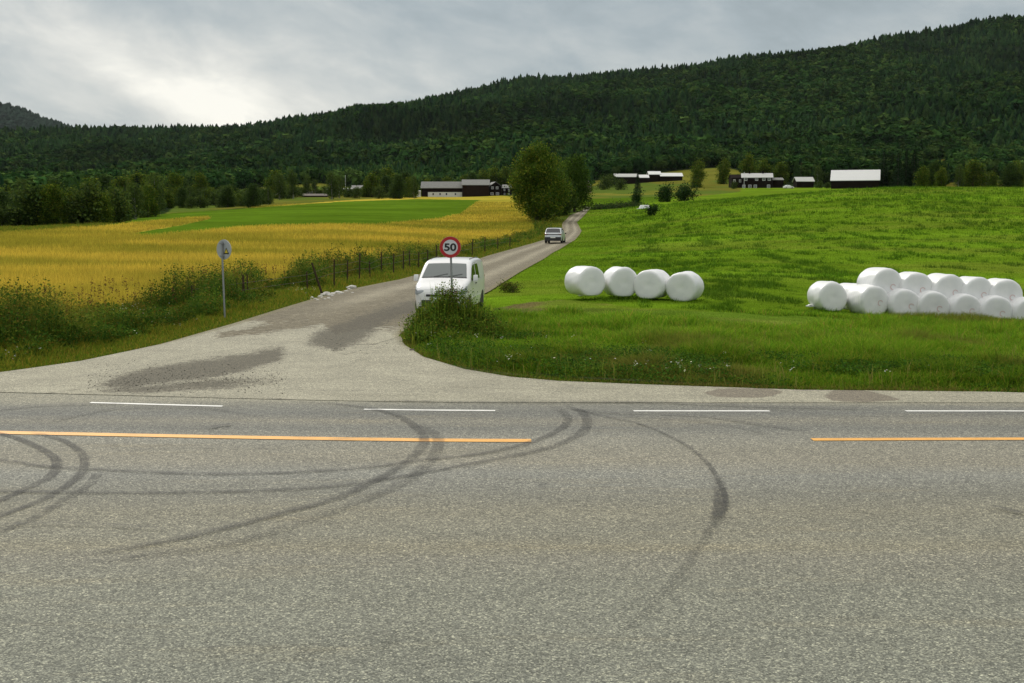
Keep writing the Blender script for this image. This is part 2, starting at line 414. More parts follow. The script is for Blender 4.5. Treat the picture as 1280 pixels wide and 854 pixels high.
def asphalt_mat(name, kind):
    """kind: 'road' or 'side' """
    m, N, out = new_mat(name); b = N.add('ShaderNodeBsdfPrincipled')
    g = N.add('ShaderNodeNewGeometry').outputs['Position']
    flat = N.mapping(g, scale=(1, 1, 0))
    vo = N.add('ShaderNodeTexVoronoi', feature='F1'); vo.inputs['Scale'].default_value = 72; N.link(flat, vo.inputs['Vector'])
    sep = N.add('ShaderNodeSeparateColor'); N.link(vo.outputs['Color'], sep.inputs[0])
    vo2 = N.add('ShaderNodeTexVoronoi', feature='F1'); vo2.inputs['Scale'].default_value = 34; N.link(flat, vo2.inputs['Vector'])
    sep2 = N.add('ShaderNodeSeparateColor'); N.link(vo2.outputs['Color'], sep2.inputs[0])
    grain = N.ramp(sep.outputs[0], [(0, (.48, .48, .46)), (.45, (.86, .86, .83)), (.8, (1.22, 1.22, 1.17)), (.95, (1.9, 1.86, 1.70)), (1, (2.5, 2.42, 2.2))])
    grain2 = N.ramp(sep2.outputs[0], [(0, (.78, .78, .78)), (.6, (1, 1, 1)), (1, (1.5, 1.48, 1.42))])
    if kind == 'road':
        sy = N.add('ShaderNodeSeparateXYZ'); N.link(g, sy.inputs[0])
        # Y across the road, bent slightly like the painted lines
        yy = N.math('SUBTRACT', sy.outputs[1], 0.0)
        wob = N.noise(N.mapping(g, scale=(.12, .5, 0)), 1.0, 4).outputs[0]
        yy = N.math('ADD', yy, N.math('MULTIPLY', N.math('SUBTRACT', wob, .5), .8))
        t = N.math('DIVIDE', yy, 26.0)
        def P(y): return y/26.0
        base = N.ramp(t, [(P(8), (0.176, 0.183, 0.155)), (P(11.2), (0.182, 0.184, 0.153)), (P(12.3), (0.189, 0.184, 0.152)), (P(12.7), (0.199, 0.189, 0.145)), (P(13.3), (0.187, 0.183, 0.149)), (P(14.3), (0.192, 0.184, 0.146)),
                          (P(15.2), (0.170, 0.168, 0.144)), (P(16.4), (0.200, 0.201, 0.183)), (P(17.3), (0.214, 0.203, 0.168)), (P(18.3), (0.212, 0.203, 0.169)),
                          (P(19.3), (0.209, 0.205, 0.179)), (P(20.2), (0.149, 0.150, 0.138)), (P(20.9), (0.192, 0.184, 0.155)), (P(21.7), (0.141, 0.143, 0.134)),
                          (P(22.6), (0.164, 0.163, 0.144)), (P(23.2), (0.241, 0.231, 0.187))])
        big = N.noise(N.mapping(g, scale=(.35, 1.0, 0)), .9, 6, .6).outputs[0]
        fine = N.noise(flat, 5.0, 5, .65).outputs[0]
        sf = N.math('ADD', N.math('MULTIPLY', N.math('SUBTRACT', big, .5), .34), N.math('ADD', 1.0, N.math('MULTIPLY', N.math('SUBTRACT', fine, .5), .30)))
        cmb = N.add('ShaderNodeCombineColor')
        for i in range(3): N.link(sf, cmb.inputs[i])
        c = N.mix(1.0, base, cmb.outputs[0], 'MULTIPLY')
        # ochre stains
        st = N.ramp(N.noise(N.mapping(g, scale=(.25, 1.6, 0), loc=(4, 2, 0)), 1.0, 5, .6).outputs[0], [(.56, (0, 0, 0)), (.72, (1, 1, 1))])
        c = N.mix(N.math('MULTIPLY', st, .17), c, (.29, .235, .13))
        sd_ = N.ramp(N.noise(N.mapping(g, scale=(.5, 1.3, 0), loc=(9, 5, 0)), 1.0, 6, .7).outputs[0], [(.60, (0, 0, 0)), (.75, (1, 1, 1))])
        c = N.mix(N.math('MULTIPLY', sd_, .30), c, (.12, .115, .095))
        # hairline paving seams along the road
        c = N.mix(1.0, c, grain, 'MULTIPLY'); c = N.mix(.8, c, grain2, 'MULTIPLY')
        cfac = 1.0
        N.link(c, b.inputs['Base Color'])
    else:
        aG = N.add('ShaderNodeAttribute', attribute_name='gravel').outputs['Fac']
        aP = N.add('ShaderNodeAttribute', attribute_name='patch').outputs['Fac']
        aW = N.add('ShaderNodeAttribute', attribute_name='wet').outputs['Fac']
        aT = N.add('ShaderNodeAttribute', attribute_name='tyre').outputs['Fac']
        aD = N.add('ShaderNodeAttribute', attribute_name='edge').outputs['Fac']
        n1 = N.noise(flat, .7, 6, .62).outputs[0]; n2 = N.noise(flat, 4, 6, .7).outputs[0]
        n3 = N.noise(N.mapping(g, scale=(.25, 1.6, 0), rot=(0, 0, .05)), 1.3, 5, .6).outputs[0]
        ap = N.mix(N.ramp(n1, [(.3, (0, 0, 0)), (.7, (1, 1, 1))]), (.255, .242, .190), (.335, .318, .250))
        ap = N.mix(N.math('MULTIPLY', N.ramp(n3, [(.5, (0, 0, 0)), (.8, (1, 1, 1))]), .45), ap, (.20, .19, .15))
        gr = N.mix(N.ramp(n1, [(.35, (0, 0, 0)), (.65, (1, 1, 1))]), (.135, .117, .078), (.195, .170, .118))
        gr = N.mix(N.math('MULTIPLY', N.ramp(n2, [(.42, (0, 0, 0)), (.60, (1, 1, 1))]), .75), gr, (.085, .072, .045))
        gr = N.mix(N.math('MULTIPLY', N.math('MULTIPLY', aT, .55), N.math('ADD', .4, n1)), gr, (.34, .31, .235))
        e = N.math('MULTIPLY', N.math('SUBTRACT', n2, .5), 1.2); e1 = N.math('MULTIPLY', N.math('SUBTRACT', n1, .5), 1.3)
        fg = N.ramp(N.math('ADD', aG, N.math('ADD', e, e1)), [(.42, (0, 0, 0)), (.62, (1, 1, 1))])
        c = N.mix(fg, ap, gr)
        n4 = N.noise(flat, 14, 5, .75).outputs[0]
        fp_ = N.ramp(N.math('ADD', aP, N.math('ADD', N.math('MULTIPLY', N.math('SUBTRACT', n4, .5), 1.5), N.math('ADD', N.math('MULTIPLY', e1, .9), N.math('MULTIPLY', e, .7)))), [(.36, (0, 0, 0)), (.66, (1, 1, 1))])
        c = N.mix(N.math('MULTIPLY', fp_, .85), c, (.070, .062, .044))
        fw = N.ramp(N.math('ADD', aW, N.math('MULTIPLY', e, .35)), [(.42, (0, 0, 0)), (.56, (1, 1, 1))])
        c = N.mix(N.math('MULTIPLY', fw, .82), c, (.150, .128, .100))
        fe = N.ramp(N.math('ADD', aD, N.math('MULTIPLY', e, .6)), [(.4, (0, 0, 0)), (.8, (1, 1, 1))])
        c = N.mix(N.math('MULTIPLY', fe, .7), c, (.15, .13, .065))
        gm = N.mix(.85, (1, 1, 1), grain, 'MULTIPLY'); gm2 = N.mix(.7, (1, 1, 1), grain2, 'MULTIPLY')
        c = N.mix(1.0, c, gm, 'MULTIPLY'); c = N.mix(1.0, c, gm2, 'MULTIPLY')
        N.link(c, b.inputs['Base Color'])
    b.inputs['Roughness'].default_value = .85; b.inputs['Specular IOR Level'].default_value = .25
    bp = N.add('ShaderNodeBump'); bp.inputs['Strength'].default_value = .5; bp.inputs['Distance'].default_value = .006
    N.link(sep.outputs[1], bp.inputs['Height']); N.link(bp.outputs[0], b.inputs['Normal'])
    N.link(b.outputs[0], out.inputs[0]); return m
M['road'] = asphalt_mat('road_asphalt', 'road'); M['side'] = asphalt_mat('side_road_surface', 'side')

def terrain_mat():
    m, N, out = new_mat('ground_cover'); b = N.add('ShaderNodeBsdfPrincipled')
    a = N.add('ShaderNodeAttribute', attribute_name='Col').outputs['Color']
    g = N.add('ShaderNodeNewGeometry').outputs['Position']
    n = N.noise(N.mapping(g, scale=(.5, 1.0, .4)), .9, 8, .72).outputs[0]
    n2 = N.noise(N.mapping(g, scale=(1, .8, 1)), .06, 6, .6).outputs[0]
    f = N.math('ADD', N.math('ADD', 1.0, N.math('MULTIPLY', N.math('SUBTRACT', n, .5), 1.5)), N.math('MULTIPLY', N.math('SUBTRACT', n2, .5), .5))
    cmb = N.add('ShaderNodeCombineColor')
    for i in range(3): N.link(f, cmb.inputs[i])
    c = N.mix(1.0, a, cmb.outputs[0], 'MULTIPLY'); N.link(c, b.inputs['Base Color'])
    b.inputs['Roughness'].default_value = .95; b.inputs['Specular IOR Level'].default_value = 0.0
    bp = N.add('ShaderNodeBump'); bp.inputs['Strength'].default_value = .6; bp.inputs['Distance'].default_value = .25
    N.link(n, bp.inputs['Height']); N.link(bp.outputs[0], b.inputs['Normal'])
    N.link(b.outputs[0], out.inputs[0]); return m
M['terrain'] = terrain_mat()

# ------------------------------------------------------------------ layout outlines (photo pixels -> ground)
RL = [(-700, 498), (-250, 480), (-80, 473), (0, 466), (100, 452), (200, 431), (290, 406), (370, 381), (430, 364), (500, 350), (545, 338), (607, 321), (650, 309), (684, 299), (702, 288), (703, 279), (712, 270), (727, 264), (731, 259)]
RR = [(1900, 495), (1280, 491), (1000, 488), (800, 481), (700, 477), (640, 472), (580, 462), (530, 447), (506, 432), (500, 419), (520, 402), (575, 383), (612, 365), (648, 342), (690, 317), (718, 301), (727, 289), (721, 278), (733, 267), (739, 259)]
def world_line(P): return np.array([tuple(at(u, v)) for u, v in P])
LW = world_line(RL); RW = world_line(RR)
POLY_ROAD = np.concatenate([LW[:, :2], RW[::-1, :2]])
P_WHEAT = [(-900, 445), (-300, 425), (0, 410), (150, 392), (230, 378), (300, 362), (335, 360), (380, 346), (480, 329), (560, 316), (620, 303), (668, 287), (660, 264), (650, 245), (540, 244), (520, 246), (440, 250), (330, 258), (260, 266), (190, 271), (120, 284), (0, 292), (-300, 302), (-900, 315)]
P_GREEN = [(115, 285), (195, 268), (330, 259), (430, 252), (520, 249), (600, 250), (575, 268), (540, 275), (470, 281), (400, 281), (320, 283), (250, 290), (190, 296), (157, 293), (225, 282), (262, 274), (262, 271), (200, 276)]
P_MEAD_R = [(733, 262), (733, 238), (742, 226), (790, 220), (850, 213), (905, 209), (935, 216), (925, 240), (850, 248), (800, 255)]
P_BAND_R = [(730, 264), (733, 249), (820, 246), (860, 246), (800, 256), (760, 261)]
P_MEAD_L = [(205, 268), (230, 252), (275, 240), (330, 234), (400, 229), (460, 238), (500, 240), (524, 243), (524, 247), (440, 250), (330, 258)]
P_CLR = [[(50, 240), (70, 222), (130, 213), (152, 218), (125, 228)], [(1146, 214), (1150, 202), (1185, 199), (1192, 212), (1170, 224)], [(1170, 240), (1180, 229), (1255, 225), (1290, 222), (1330, 240)], [(-80, 232), (0, 224), (26, 220), (0, 238)]]
P_TRACK = [(596, 392), (640, 380), (700, 374), (800, 384), (900, 391), (1000, 396), (1090, 404), (1090, 412), (1000, 412), (850, 405), (700, 391), (610, 398)]

def ground_color(X, Y, Z):
    u, v = proj(X, Y, Z); n = len(X)
    nz = fbm(X/9, Y/9, 21, 4); n2 = fbm(X/2.2, Y/2.2, 33, 3); nb = fbm(X/45, Y/45, 41, 3)
    jit = (fbm(X/1.5+9, Y/1.5, 5, 2)-.5)
    c = np.empty((n, 3)); cls = np.zeros(n, int)
    def setc(mask, col3, k):
        c[mask] = col3[mask] if getattr(col3, 'ndim', 1) == 2 else col3; cls[mask] = k
    forest = np.array([.020, .034, .012])
    far = Y > 235
    c[:] = forest; cls[:] = 0
    # default near: mown field right of road, verge left
    field = np.array([.116, .200, .011])*(0.62+.72*nz)[:, None]
    st = fbm(X/14+Y*.03, Y/2.5, 77, 4)
    field = field*(1+(st-.5)*.6)[:, None]
    yel = np.array([.15, .185, .022]); w = sstep(.52, .72, fbm(X/16+3, Y/7, 55, 4))*.5
    field = field*(1-w[:, None])+yel*w[:, None]
    roadx = np.interp(Y, RW[::1, 1][np.argsort(RW[:, 1])], RW[:, 0][np.argsort(RW[:, 1])])
    right = (X > roadx-1)
    setc((Y <= 520) & right & (u > 700), field, 1); setc((Y <= 300) & right, field, 1)
    verge = np.array([.055, .085, .014])*(.6+.8*n2)[:, None]+np.array([.05, .03, 0])*sstep(.5, .75, nz)[:, None]
    setc(((Y <= 235) | ((u > 585) & (u < 735) & (Y < 560))) & ~right, verge, 2)
    vr = (Y < 46) & right & ~((Y > 42) & (X < 6)) & (v > 384+np.clip((u-700)*.03, 0, 20))
    lush = np.array([.085, .160, .012])*(.6+.8*n2)[:, None]
    setc(vr, lush, 3)
    # track of dry cut grass in front of the bales
    vv = v+jit*6
    tr = inpoly(u, vv, P_TRACK)
    dry = np.array([.20, .175, .045])*(.7+.6*n2)[:, None]
    br = sstep(760, 640, u)[:, None]; dry = dry*(1-br)+np.array([.14, .10, .055])*br
    wd = (.75*sstep(.35, .6, nz)+.10)[:, None]*(.35+.65*sstep(.42, .58, n2))[:, None]
    c[tr] = (c*(1-wd)+dry*wd)[tr]; cls[tr] = 4
    wheat = np.array([.45, .345, .048])*(.75+.5*n2)[:, None]
    row = fbm(X/22+Y*.012, Y/7.0+X*.03, 91, 4)
    wg = np.clip(sstep(.38, .64, row)*.68+.35*sstep(.5, .62, fbm(X/90+4, Y/16, 14, 3)), 0, .9)
    wheat = wheat*(1-wg[:, None])+np.array([.20, .20, .020])*wg[:, None]
    ju = jit*3; jv = jit*1.2
    wm = inpoly(u+ju, v+jv, P_WHEAT) & (Y > 44) & (Y < 640)
    setc(wm, wheat, 5)
    gr = np.array([.075, .135, .009])*(.55+.9*fbm(X/25, Y/9+X/60, 43, 4))[:, None]
    setc(inpoly(u+ju, v+jv*.6, P_GREEN) & (Y > 90), gr, 6)
    # far meadows
    me = np.array([.135, .135, .022])*(.65+.7*nb)[:, None]
    mg = sstep(.45, .6, fbm(X/30, Y/60, 13, 3))[:, None]
    me = me*(1-mg)+np.array([.085, .125, .020])*mg
    setc(inpoly(u, v, P_MEAD_R) & (Y > 250), me, 7)
    setc(inpoly(u, v, P_BAND_R) & (Y > 200), gr*.95, 7)
    setc(inpoly(u, v, P_MEAD_L) & (Y > 250) & (cls != 5) & (cls != 6), me, 7)
    for P in P_CLR: setc(inpoly(u, v, P) & (Y > 300), me*np.array([.9, .8, .8]), 7)
    return c, cls, u, v

def build_terrain():
    ys = [-40.0]
    while ys[-1] < 3400: ys.append(ys[-1]+max(.22, min(abs(ys[-1])*.0062, 14)) if ys[-1] > 15 else ys[-1]+2.0)
    ys = np.array(ys); q = np.linspace(-1, 1, 760); ks = .60*q+.65*q**5
    Yg, Kg = np.meshgrid(ys, ks, indexing='ij'); Xg = Kg*(np.maximum(Yg, -30)+60)
    X = Xg.ravel(); Y = Yg.ravel(); Z = H(X, Y)
    c, cls, u, v = ground_color(X, Y, Z)
    # sink the sheet below both carriageways
    inr = inpoly(X, Y, POLY_ROAD); Z = np.where(inr, Z-np.where(Y > 40, .05, .12), Z)
    Z = np.where(Y < 24.0, Z-.10, Z)
    near = (Y > 24) & (Y < 140)
    d = np.full(len(X), 9.0); d[near] = polydist(X[near], Y[near], LW[:, :2]); 
    # low bank and ditch beside the side road
    a = len(ys); b = len(ks)
    idx = np.arange(a*b).reshape(a, b)
    Fq = np.stack([idx[:-1, :-1], idx[:-1, 1:], idx[1:, 1:], idx[1:, :-1]], -1).reshape(-1, 4)
    me = mesh_np('ground', np.stack([X, Y, Z], 1), [Fq], M['terrain'], c, smooth=True)
    o = link('ground', me); tag(o, 'rolling farmland of wheat, mown grass and wooded hillside', 'ground', kind='structure')
build_terrain()

def build_far_hill():
    n = 90; vs = []; fs = []
    prof = [(-520, 60), (-300, 88), (-120, 108), (-40, 122), (0, 131), (20, 135), (50, 146), (80, 157), (120, 170), (170, 182), (260, 195)]
    us = np.linspace(-520, 260, n); tv = np.interp(us, [p[0] for p in prof], [p[1] for p in prof])
    rows = [(4200, 0), (4600, .45), (5200, .85), (5600, 1.0), (6500, .8)]
    V = []; 
    for Y, f in rows:
        for u, v in zip(us, tv):
            zt = zat(v, 5600.)*f; nzv = (vnoise(np.array([u/14.]), np.array([Y/300.]), 4)[0]-.5)*26
            V.append(((u-640)/F*Y, Y, zt*Y/5600. if False else zt+nzv*(f > 0)))
    idx = np.arange(len(rows)*n).reshape(len(rows), n)
    Fq = np.stack([idx[:-1, :-1], idx[:-1, 1:], idx[1:, 1:], idx[1:, :-1]], -1).reshape(-1, 4)
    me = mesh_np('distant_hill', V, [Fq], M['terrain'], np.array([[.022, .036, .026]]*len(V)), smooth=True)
    tag(link('distant_hill', me), 'distant dark wooded hill on the left skyline', 'hill', kind='structure')
    return us, tv
build_far_hill()

# ------------------------------------------------------------------ main road
def line_y(x, which):
    # the lines bend away a little to the left
    if which == 'yellow': pts = [(-80, 30.5), (-40, 24.0), (-20, 20.9), (-8.4, 19.72), (-5.2, 19.35), (-2, 19.05), (.3, 18.93), (4.7, 19.08), (8.3, 19.15), (20, 19.1), (60, 18.5)]
    else: pts = [(-80, 35), (-40, 28.0), (-20, 24.7), (-9.2, 23.25), (-7.8, 22.95), (-5.4, 22.55), (-2.4, 22.1), (0, 22.02), (3, 22.0), (9.5, 22.0), (20, 21.9), (60, 21.3)]
    return float(np.interp(x, [p[0] for p in pts], [p[1] for p in pts]))
xs_road = np.concatenate([np.linspace(-90, -14, 40), np.linspace(-13, 13, 105), np.linspace(14, 90, 40)])
yw = np.array([line_y(x, 'white') for x in xs_road]); k = np.hanning(9); k /= k.sum()
def smooth_line(which):
    y = np.array([line_y(x, which) for x in np.linspace(-90, 90, 721)])
    w = np.hanning(31); w /= w.sum(); y2 = np.convolve(np.pad(y, 15, mode='edge'), w, 'valid')
    return lambda x: np.interp(x, np.linspace(-90, 90, 721), y2)
Lw = smooth_line('white'); Ly = smooth_line('yellow')
def far_edge(x): return Lw(x)+1.05
def build_road():
    V = []; rows = [-14, 0, 6, 12, 16, 20]
    for r in rows:
        for x in xs_road: V.append((x, r if r < 16 else Lw(x)+(r-22.9), 0.0))
    for x in xs_road: V.append((x, far_edge(x), 0.004))
    n = len(xs_road); idx = np.arange(len(V)).reshape(-1, n)
    Fq = np.stack([idx[:-1, :-1], idx[:-1, 1:], idx[1:, 1:], idx[1:, :-1]], -1).reshape(-1, 4)
    o = link('main_road', mesh_np('main_road', V, [Fq], M['road']))
    return tag(o, 'worn grey asphalt main road with yellow centre line and tyre marks', 'road', kind='structure')
road = build_road()
def paint_mat(name, c):
    m, N, out = new_mat(name); b = N.add('ShaderNodeBsdfPrincipled'); g = N.add('ShaderNodeNewGeometry').outputs['Position']
    n = N.noise(N.mapping(g, scale=(1, 1, 0)), 55, 4, .7).outputs[0]; n2 = N.noise(g, 2.0, 4).outputs[0]
    f = N.ramp(N.math('ADD', N.math('MULTIPLY', n, .7), N.math('MULTIPLY', n2, .3)), [(.36, (.35, .35, .34)), (.50, (1, 1, 1))])
    N.link(N.mix(1.0, c, f, 'MULTIPLY'), b.inputs['Base Color']); b.inputs['Roughness'].default_value = .6
    N.link(b.outputs[0], out.inputs[0]); return m
M['yellow_line'] = paint_mat('yellow_line_paint', (.80, .40, .075)); M['white_line'] = paint_mat('white_line_paint', (.78, .77, .72))
def stripe(name, x0, x1, L, w, mat, label):
    xs = np.linspace(x0, x1, max(4, int((x1-x0)/.25))); V = []
    for s_ in (-1, 1):
        for x in xs: V.append((x, L(x)+s_*w/2, .009))
    n = len(xs); Fq = np.array([(i, i+1, n+i+1, n+i) for i in range(n-1)])
    o = link(name, mesh_np(name, V, [Fq], mat), road); o['label'] = label; return o
def ux(u, L):   # x on line L under pixel column u
    x = (u-640)/F*21
    for _ in range(6): x = (u-640)/F*(float(L(x))*cp+CH*sp)
    return x
stripe('yellow_centre_line', -80, ux(664, Ly), Ly, .27, M['yellow_line'], 'long yellow centre line ending mid road')
stripe('yellow_centre_line', ux(1015, Ly), 70, Ly, .22, M['yellow_line'], 'yellow centre line starting again at the right')
for a_, b_ in ((113, 278), (455, 619), (792, 962), (1132, 1300), (1472, 1640), (-240, -65)):
    stripe('white_edge_dash', ux(a_, Lw), ux(b_, Lw), Lw, .135, M['white_line'], 'white dash of the broken edge line')

# ------------------------------------------------------------------ skid marks
def skid_mat():
    m, N, out = new_mat('tyre_mark'); b = N.add('ShaderNodeBsdfPrincipled'); b.inputs['Base Color'].default_value = (.045, .044, .040, 1); b.inputs['Roughness'].default_value = .8
    a = N.add('ShaderNodeAttribute', attribute_name='a').outputs['Fac']; ac = N.add('ShaderNodeAttribute', attribute_name='across').outputs['Fac']
    g = N.add('ShaderNodeNewGeometry').outputs['Position']
    n = N.noise(N.mapping(g, scale=(1, 1, 0)), 60, 4, .7).outputs[0]; n2 = N.noise(g, 1.2, 4).outputs[0]
    prof = N.ramp(N.math('ABSOLUTE', ac), [(.62, (1, 1, 1)), (1.0, (0, 0, 0))], 'EASE')
    st = N.noise(None, 1, 2)
    cv = N.add('ShaderNodeCombineXYZ'); N.link(ac, cv.inputs[0]); N.link(n2, cv.inputs[1]); N.link(cv.outputs[0], st.inputs['Vector']); st.inputs['Scale'].default_value = 9
    f = N.math('MULTIPLY', N.math('MULTIPLY', a, prof), N.math('ADD', .25, N.math('MULTIPLY', n, 1.2)))
    n5 = N.noise(N.mapping(g, scale=(1, 1, 0)), 2.6, 5, .7).outputs[0]
    brk = N.ramp(n5, [(.36, (.35, .35, .35)), (.56, (1, 1, 1))])
    f = N.math('MULTIPLY', N.math('MULTIPLY', N.math('MULTIPLY', f, 1.0), brk), N.math('ADD', .35, st.outputs[0]), clamp=True)
    tr = N.add('ShaderNodeBsdfTransparent'); mx = N.add('ShaderNodeMixShader')
    N.link(f, mx.inputs[0]); N.link(tr.outputs[0], mx.inputs[1]); N.link(b.outputs[0], mx.inputs[2]); N.link(mx.outputs[0], out.inputs[0]); return m
M['skid'] = skid_mat()
def flat_at(u, v):
    dx, dy, dz = ray(u, v); t = -CH/dz; return (dx*t, dy*t)
zk = [.0125]
def skid(pts, w, a0=.6, a1=None, fade=.12, zo=0):
    w = w*.68
    P = np.array([flat_at(*p) for p in pts]); 
    t = np.linspace(0, 1, len(P)); tt = np.linspace(0, 1, 90)
    # catmull-rom
    def cr(t_):
        s_ = t_*(len(P)-1); i = np.clip(s_.astype(int), 0, len(P)-2); f = (s_-i)[:, None]
        p0 = P[np.clip(i-1, 0, None)]; p1 = P[i]; p2 = P[i+1]; p3 = P[np.clip(i+2, None, len(P)-1)]
        return .5*((2*p1)+(-p0+p2)*f+(2*p0-5*p1+4*p2-p3)*f*f+(-p0+3*p1-3*p2+p3)*f**3)
    C = cr(tt); D = np.gradient(C, axis=0); D /= np.linalg.norm(D, axis=1)[:, None]+1e-9; Nn = np.stack([-D[:, 1], D[:, 0]], 1)
    al = np.interp(tt, [0, 1], [a0, a0 if a1 is None else a1])*sstep(0, fade, tt)*sstep(0, fade, 1-tt)
    rows = np.linspace(-1, 1, 7); V = []; A = []; AC = []
    for r in rows:
        for i in range(90): V.append((*(C[i]+Nn[i]*r*w/2), zk[0]+zo)); A.append(al[i]); AC.append(r)
    zk[0] += .0016
    idx = np.arange(len(V)).reshape(7, 90)
    Fq = np.stack([idx[:-1, :-1], idx[:-1, 1:], idx[1:, 1:], idx[1:, :-1]], -1).reshape(-1, 4)
    o = link('tyre_mark', mesh_np('tyre_mark', V, [Fq], M['skid'], attrs={'a': A, 'across': AC}), road)
    return o
skid([(-60, 541), (0, 543), (40, 556), (66, 571), (71, 583), (60, 598), (25, 615), (-30, 640)], .27, .72)
skid([(35, 540), (75, 550), (98, 563), (106, 578), (98, 596), (60, 622), (10, 642), (-40, 660)], .24, .66)
skid([(124, 590), (112, 606), (80, 626), (40, 650), (-20, 672)], .26, .42)
skid([(-60, 572), (0, 576), (60, 584), (150, 589), (250, 593), (350, 592), (450, 586), (520, 577), (600, 568), (655, 556), (690, 543), (708, 530), (706, 518), (684, 505)], .30, .50, .55)
skid([(-60, 613), (0, 615), (150, 617), (300, 615), (400, 610), (480, 600), (560, 586), (630, 573), (690, 559), (725, 543), (734, 528), (725, 514), (700, 505)], .32, .52, .50)
skid([(360, 502), (440, 508), (490, 518), (518, 533), (530, 549), (522, 567), (490, 590), (425, 622), (350, 643), (270, 664), (190, 681), (60, 703)], .30, .52, .60)
skid([(520, 528), (543, 543), (548, 556), (538, 577), (505, 604), (440, 632), (370, 657), (280, 682), (170, 697), (0, 722)], .34, .45, .25)
skid([(700, 506), (745, 519), (800, 531), (850, 553), (882, 578), (900, 606), (907, 628), (904, 646)], .14, .50, .70)
skid([(896, 622), (897, 645), (884, 668), (866, 696), (840, 730), (800, 770), (755, 820)], .20, .50, .08)
skid([(899, 592), (901, 620), (899, 640), (893, 652)], .30, .45, .75, .3)
skid([(690, 510), (760, 517), (870, 521), (930, 529), (1010, 541)], .22, .40)
skid([(735, 521), (830, 524), (920, 535), (960, 545)], .14, .35)
skid([(-80, 517), (0, 513), (60, 508), (160, 506)], .35, .30)
skid([(60, 530), (100, 520), (160, 511), (260, 512), (330, 524)], .30, .28)
skid([(1238, 634), (1265, 641), (1300, 648)], .16, .7)
skid([(460, 502), (560, 504), (700, 505), (820, 505), (960, 510), (1100, 513)], .34, .42)
skid([(620, 502), (690, 503), (760, 504), (860, 504)], .3, .35)
skid([(260, 537), (275, 534), (290, 532)], .2, .8)
skid([(-20, 660), (60, 657), (150, 660), (210, 665)], .14, .45)
skid([(140, 565), (220, 560), (330, 560), (500, 545)], .2, .22)
skid([(340, 600), (460, 575), (640, 560)], .2, .16)
skid([(960, 512), (1060, 520), (1200, 519), (1300, 515)], .3, .22)

for P_, w_, a_ in (([(550, 446), (610, 461), (690, 473), (790, 480), (900, 486)], .55, .22), ([(470, 462), (580, 474), (720, 483), (900, 491)], .4, .13), ([(430, 478), (560, 484), (720, 490), (880, 496)], .4, .14), ([(300, 492), (450, 494), (600, 497), (760, 499)], .3, .16), ([(520, 452), (600, 468), (690, 478)], .3, .14), ([(380, 470), (450, 455), (480, 440)], .5, .10), ([(1090, 494), (1180, 496), (1300, 499)], .25, .2), ([(20, 484), (100, 476), (210, 456), (320, 430)], .5, .10)):
    skid(P_, w_, a_, fade=.4, zo=.04)
for (u_, v_, L_) in ((265, 818, 14), (400, 806, 40), (500, 800, 50), (945, 752, 40), (1010, 742, 46), (720, 640, 18), (905, 700, 6), (680, 612, 8), (1095, 768, 8), (500, 790, 24)):
    skid([(u_-L_, v_+2), (u_-L_*.3, v_), (u_+L_*.4, v_-1), (u_+L_, v_-3)], rnd.uniform(.03, .10)*(2 if L_ > 20 else 1), .30 if L_ > 15 else .8, fade=.3)
# ------------------------------------------------------------------ side road with its apron
def resample(P, n):
    P = np.asarray(P); d = np.r_[0, np.cumsum(np.sqrt((np.diff(P[:, :2], axis=0)**2).sum(1)))]
    return P, d
def build_side():
    # pair up left and right stations by hand so that cross lines stay short
    tl = [0, .07, .10, .14, .20, .26, .33, .40, .46, .52, .57, .65, .72, .80, .86, .89, .93, .97, 1.0]
    tr_ = [0, .05, .09, .13, .155, .18, .22, .27, .32, .37, .43, .49, .54, .63, .74, .82, .865, .90, .965, 1.0]
    n = 520; m = 150; ts = np.linspace(0, 1, n)
    Lc = np.stack([np.interp(ts, tl, LW[:, i]) for i in (0, 1)], 1); Rc = np.stack([np.interp(ts, tr_, RW[:, i]) for i in (0, 1)], 1)
    w = np.hanning(7); w /= w.sum()
    ss = np.linspace(0, 1, m)
    X = Lc[:, None, 0]*(1-ss)+Rc[:, None, 0]*ss; Y = Lc[:, None, 1]*(1-ss)+Rc[:, None, 1]*ss
    # first station follows the far edge of the main road
    e = far_edge(X[0]); f0 = (1-sstep(0, .06, ts))[:, None]
    X = X.ravel(); Y = Y.ravel()
    f0r = np.repeat(f0[:, 0], m); Y = Y*(1-f0r)+(far_edge(X)-.05)*f0r; Y = np.maximum(Y, far_edge(X)-.05)
    Z = H(X, Y, True)+.012+0.02*sstep(30, 40, Y)
    return X, Y, Z, n, m
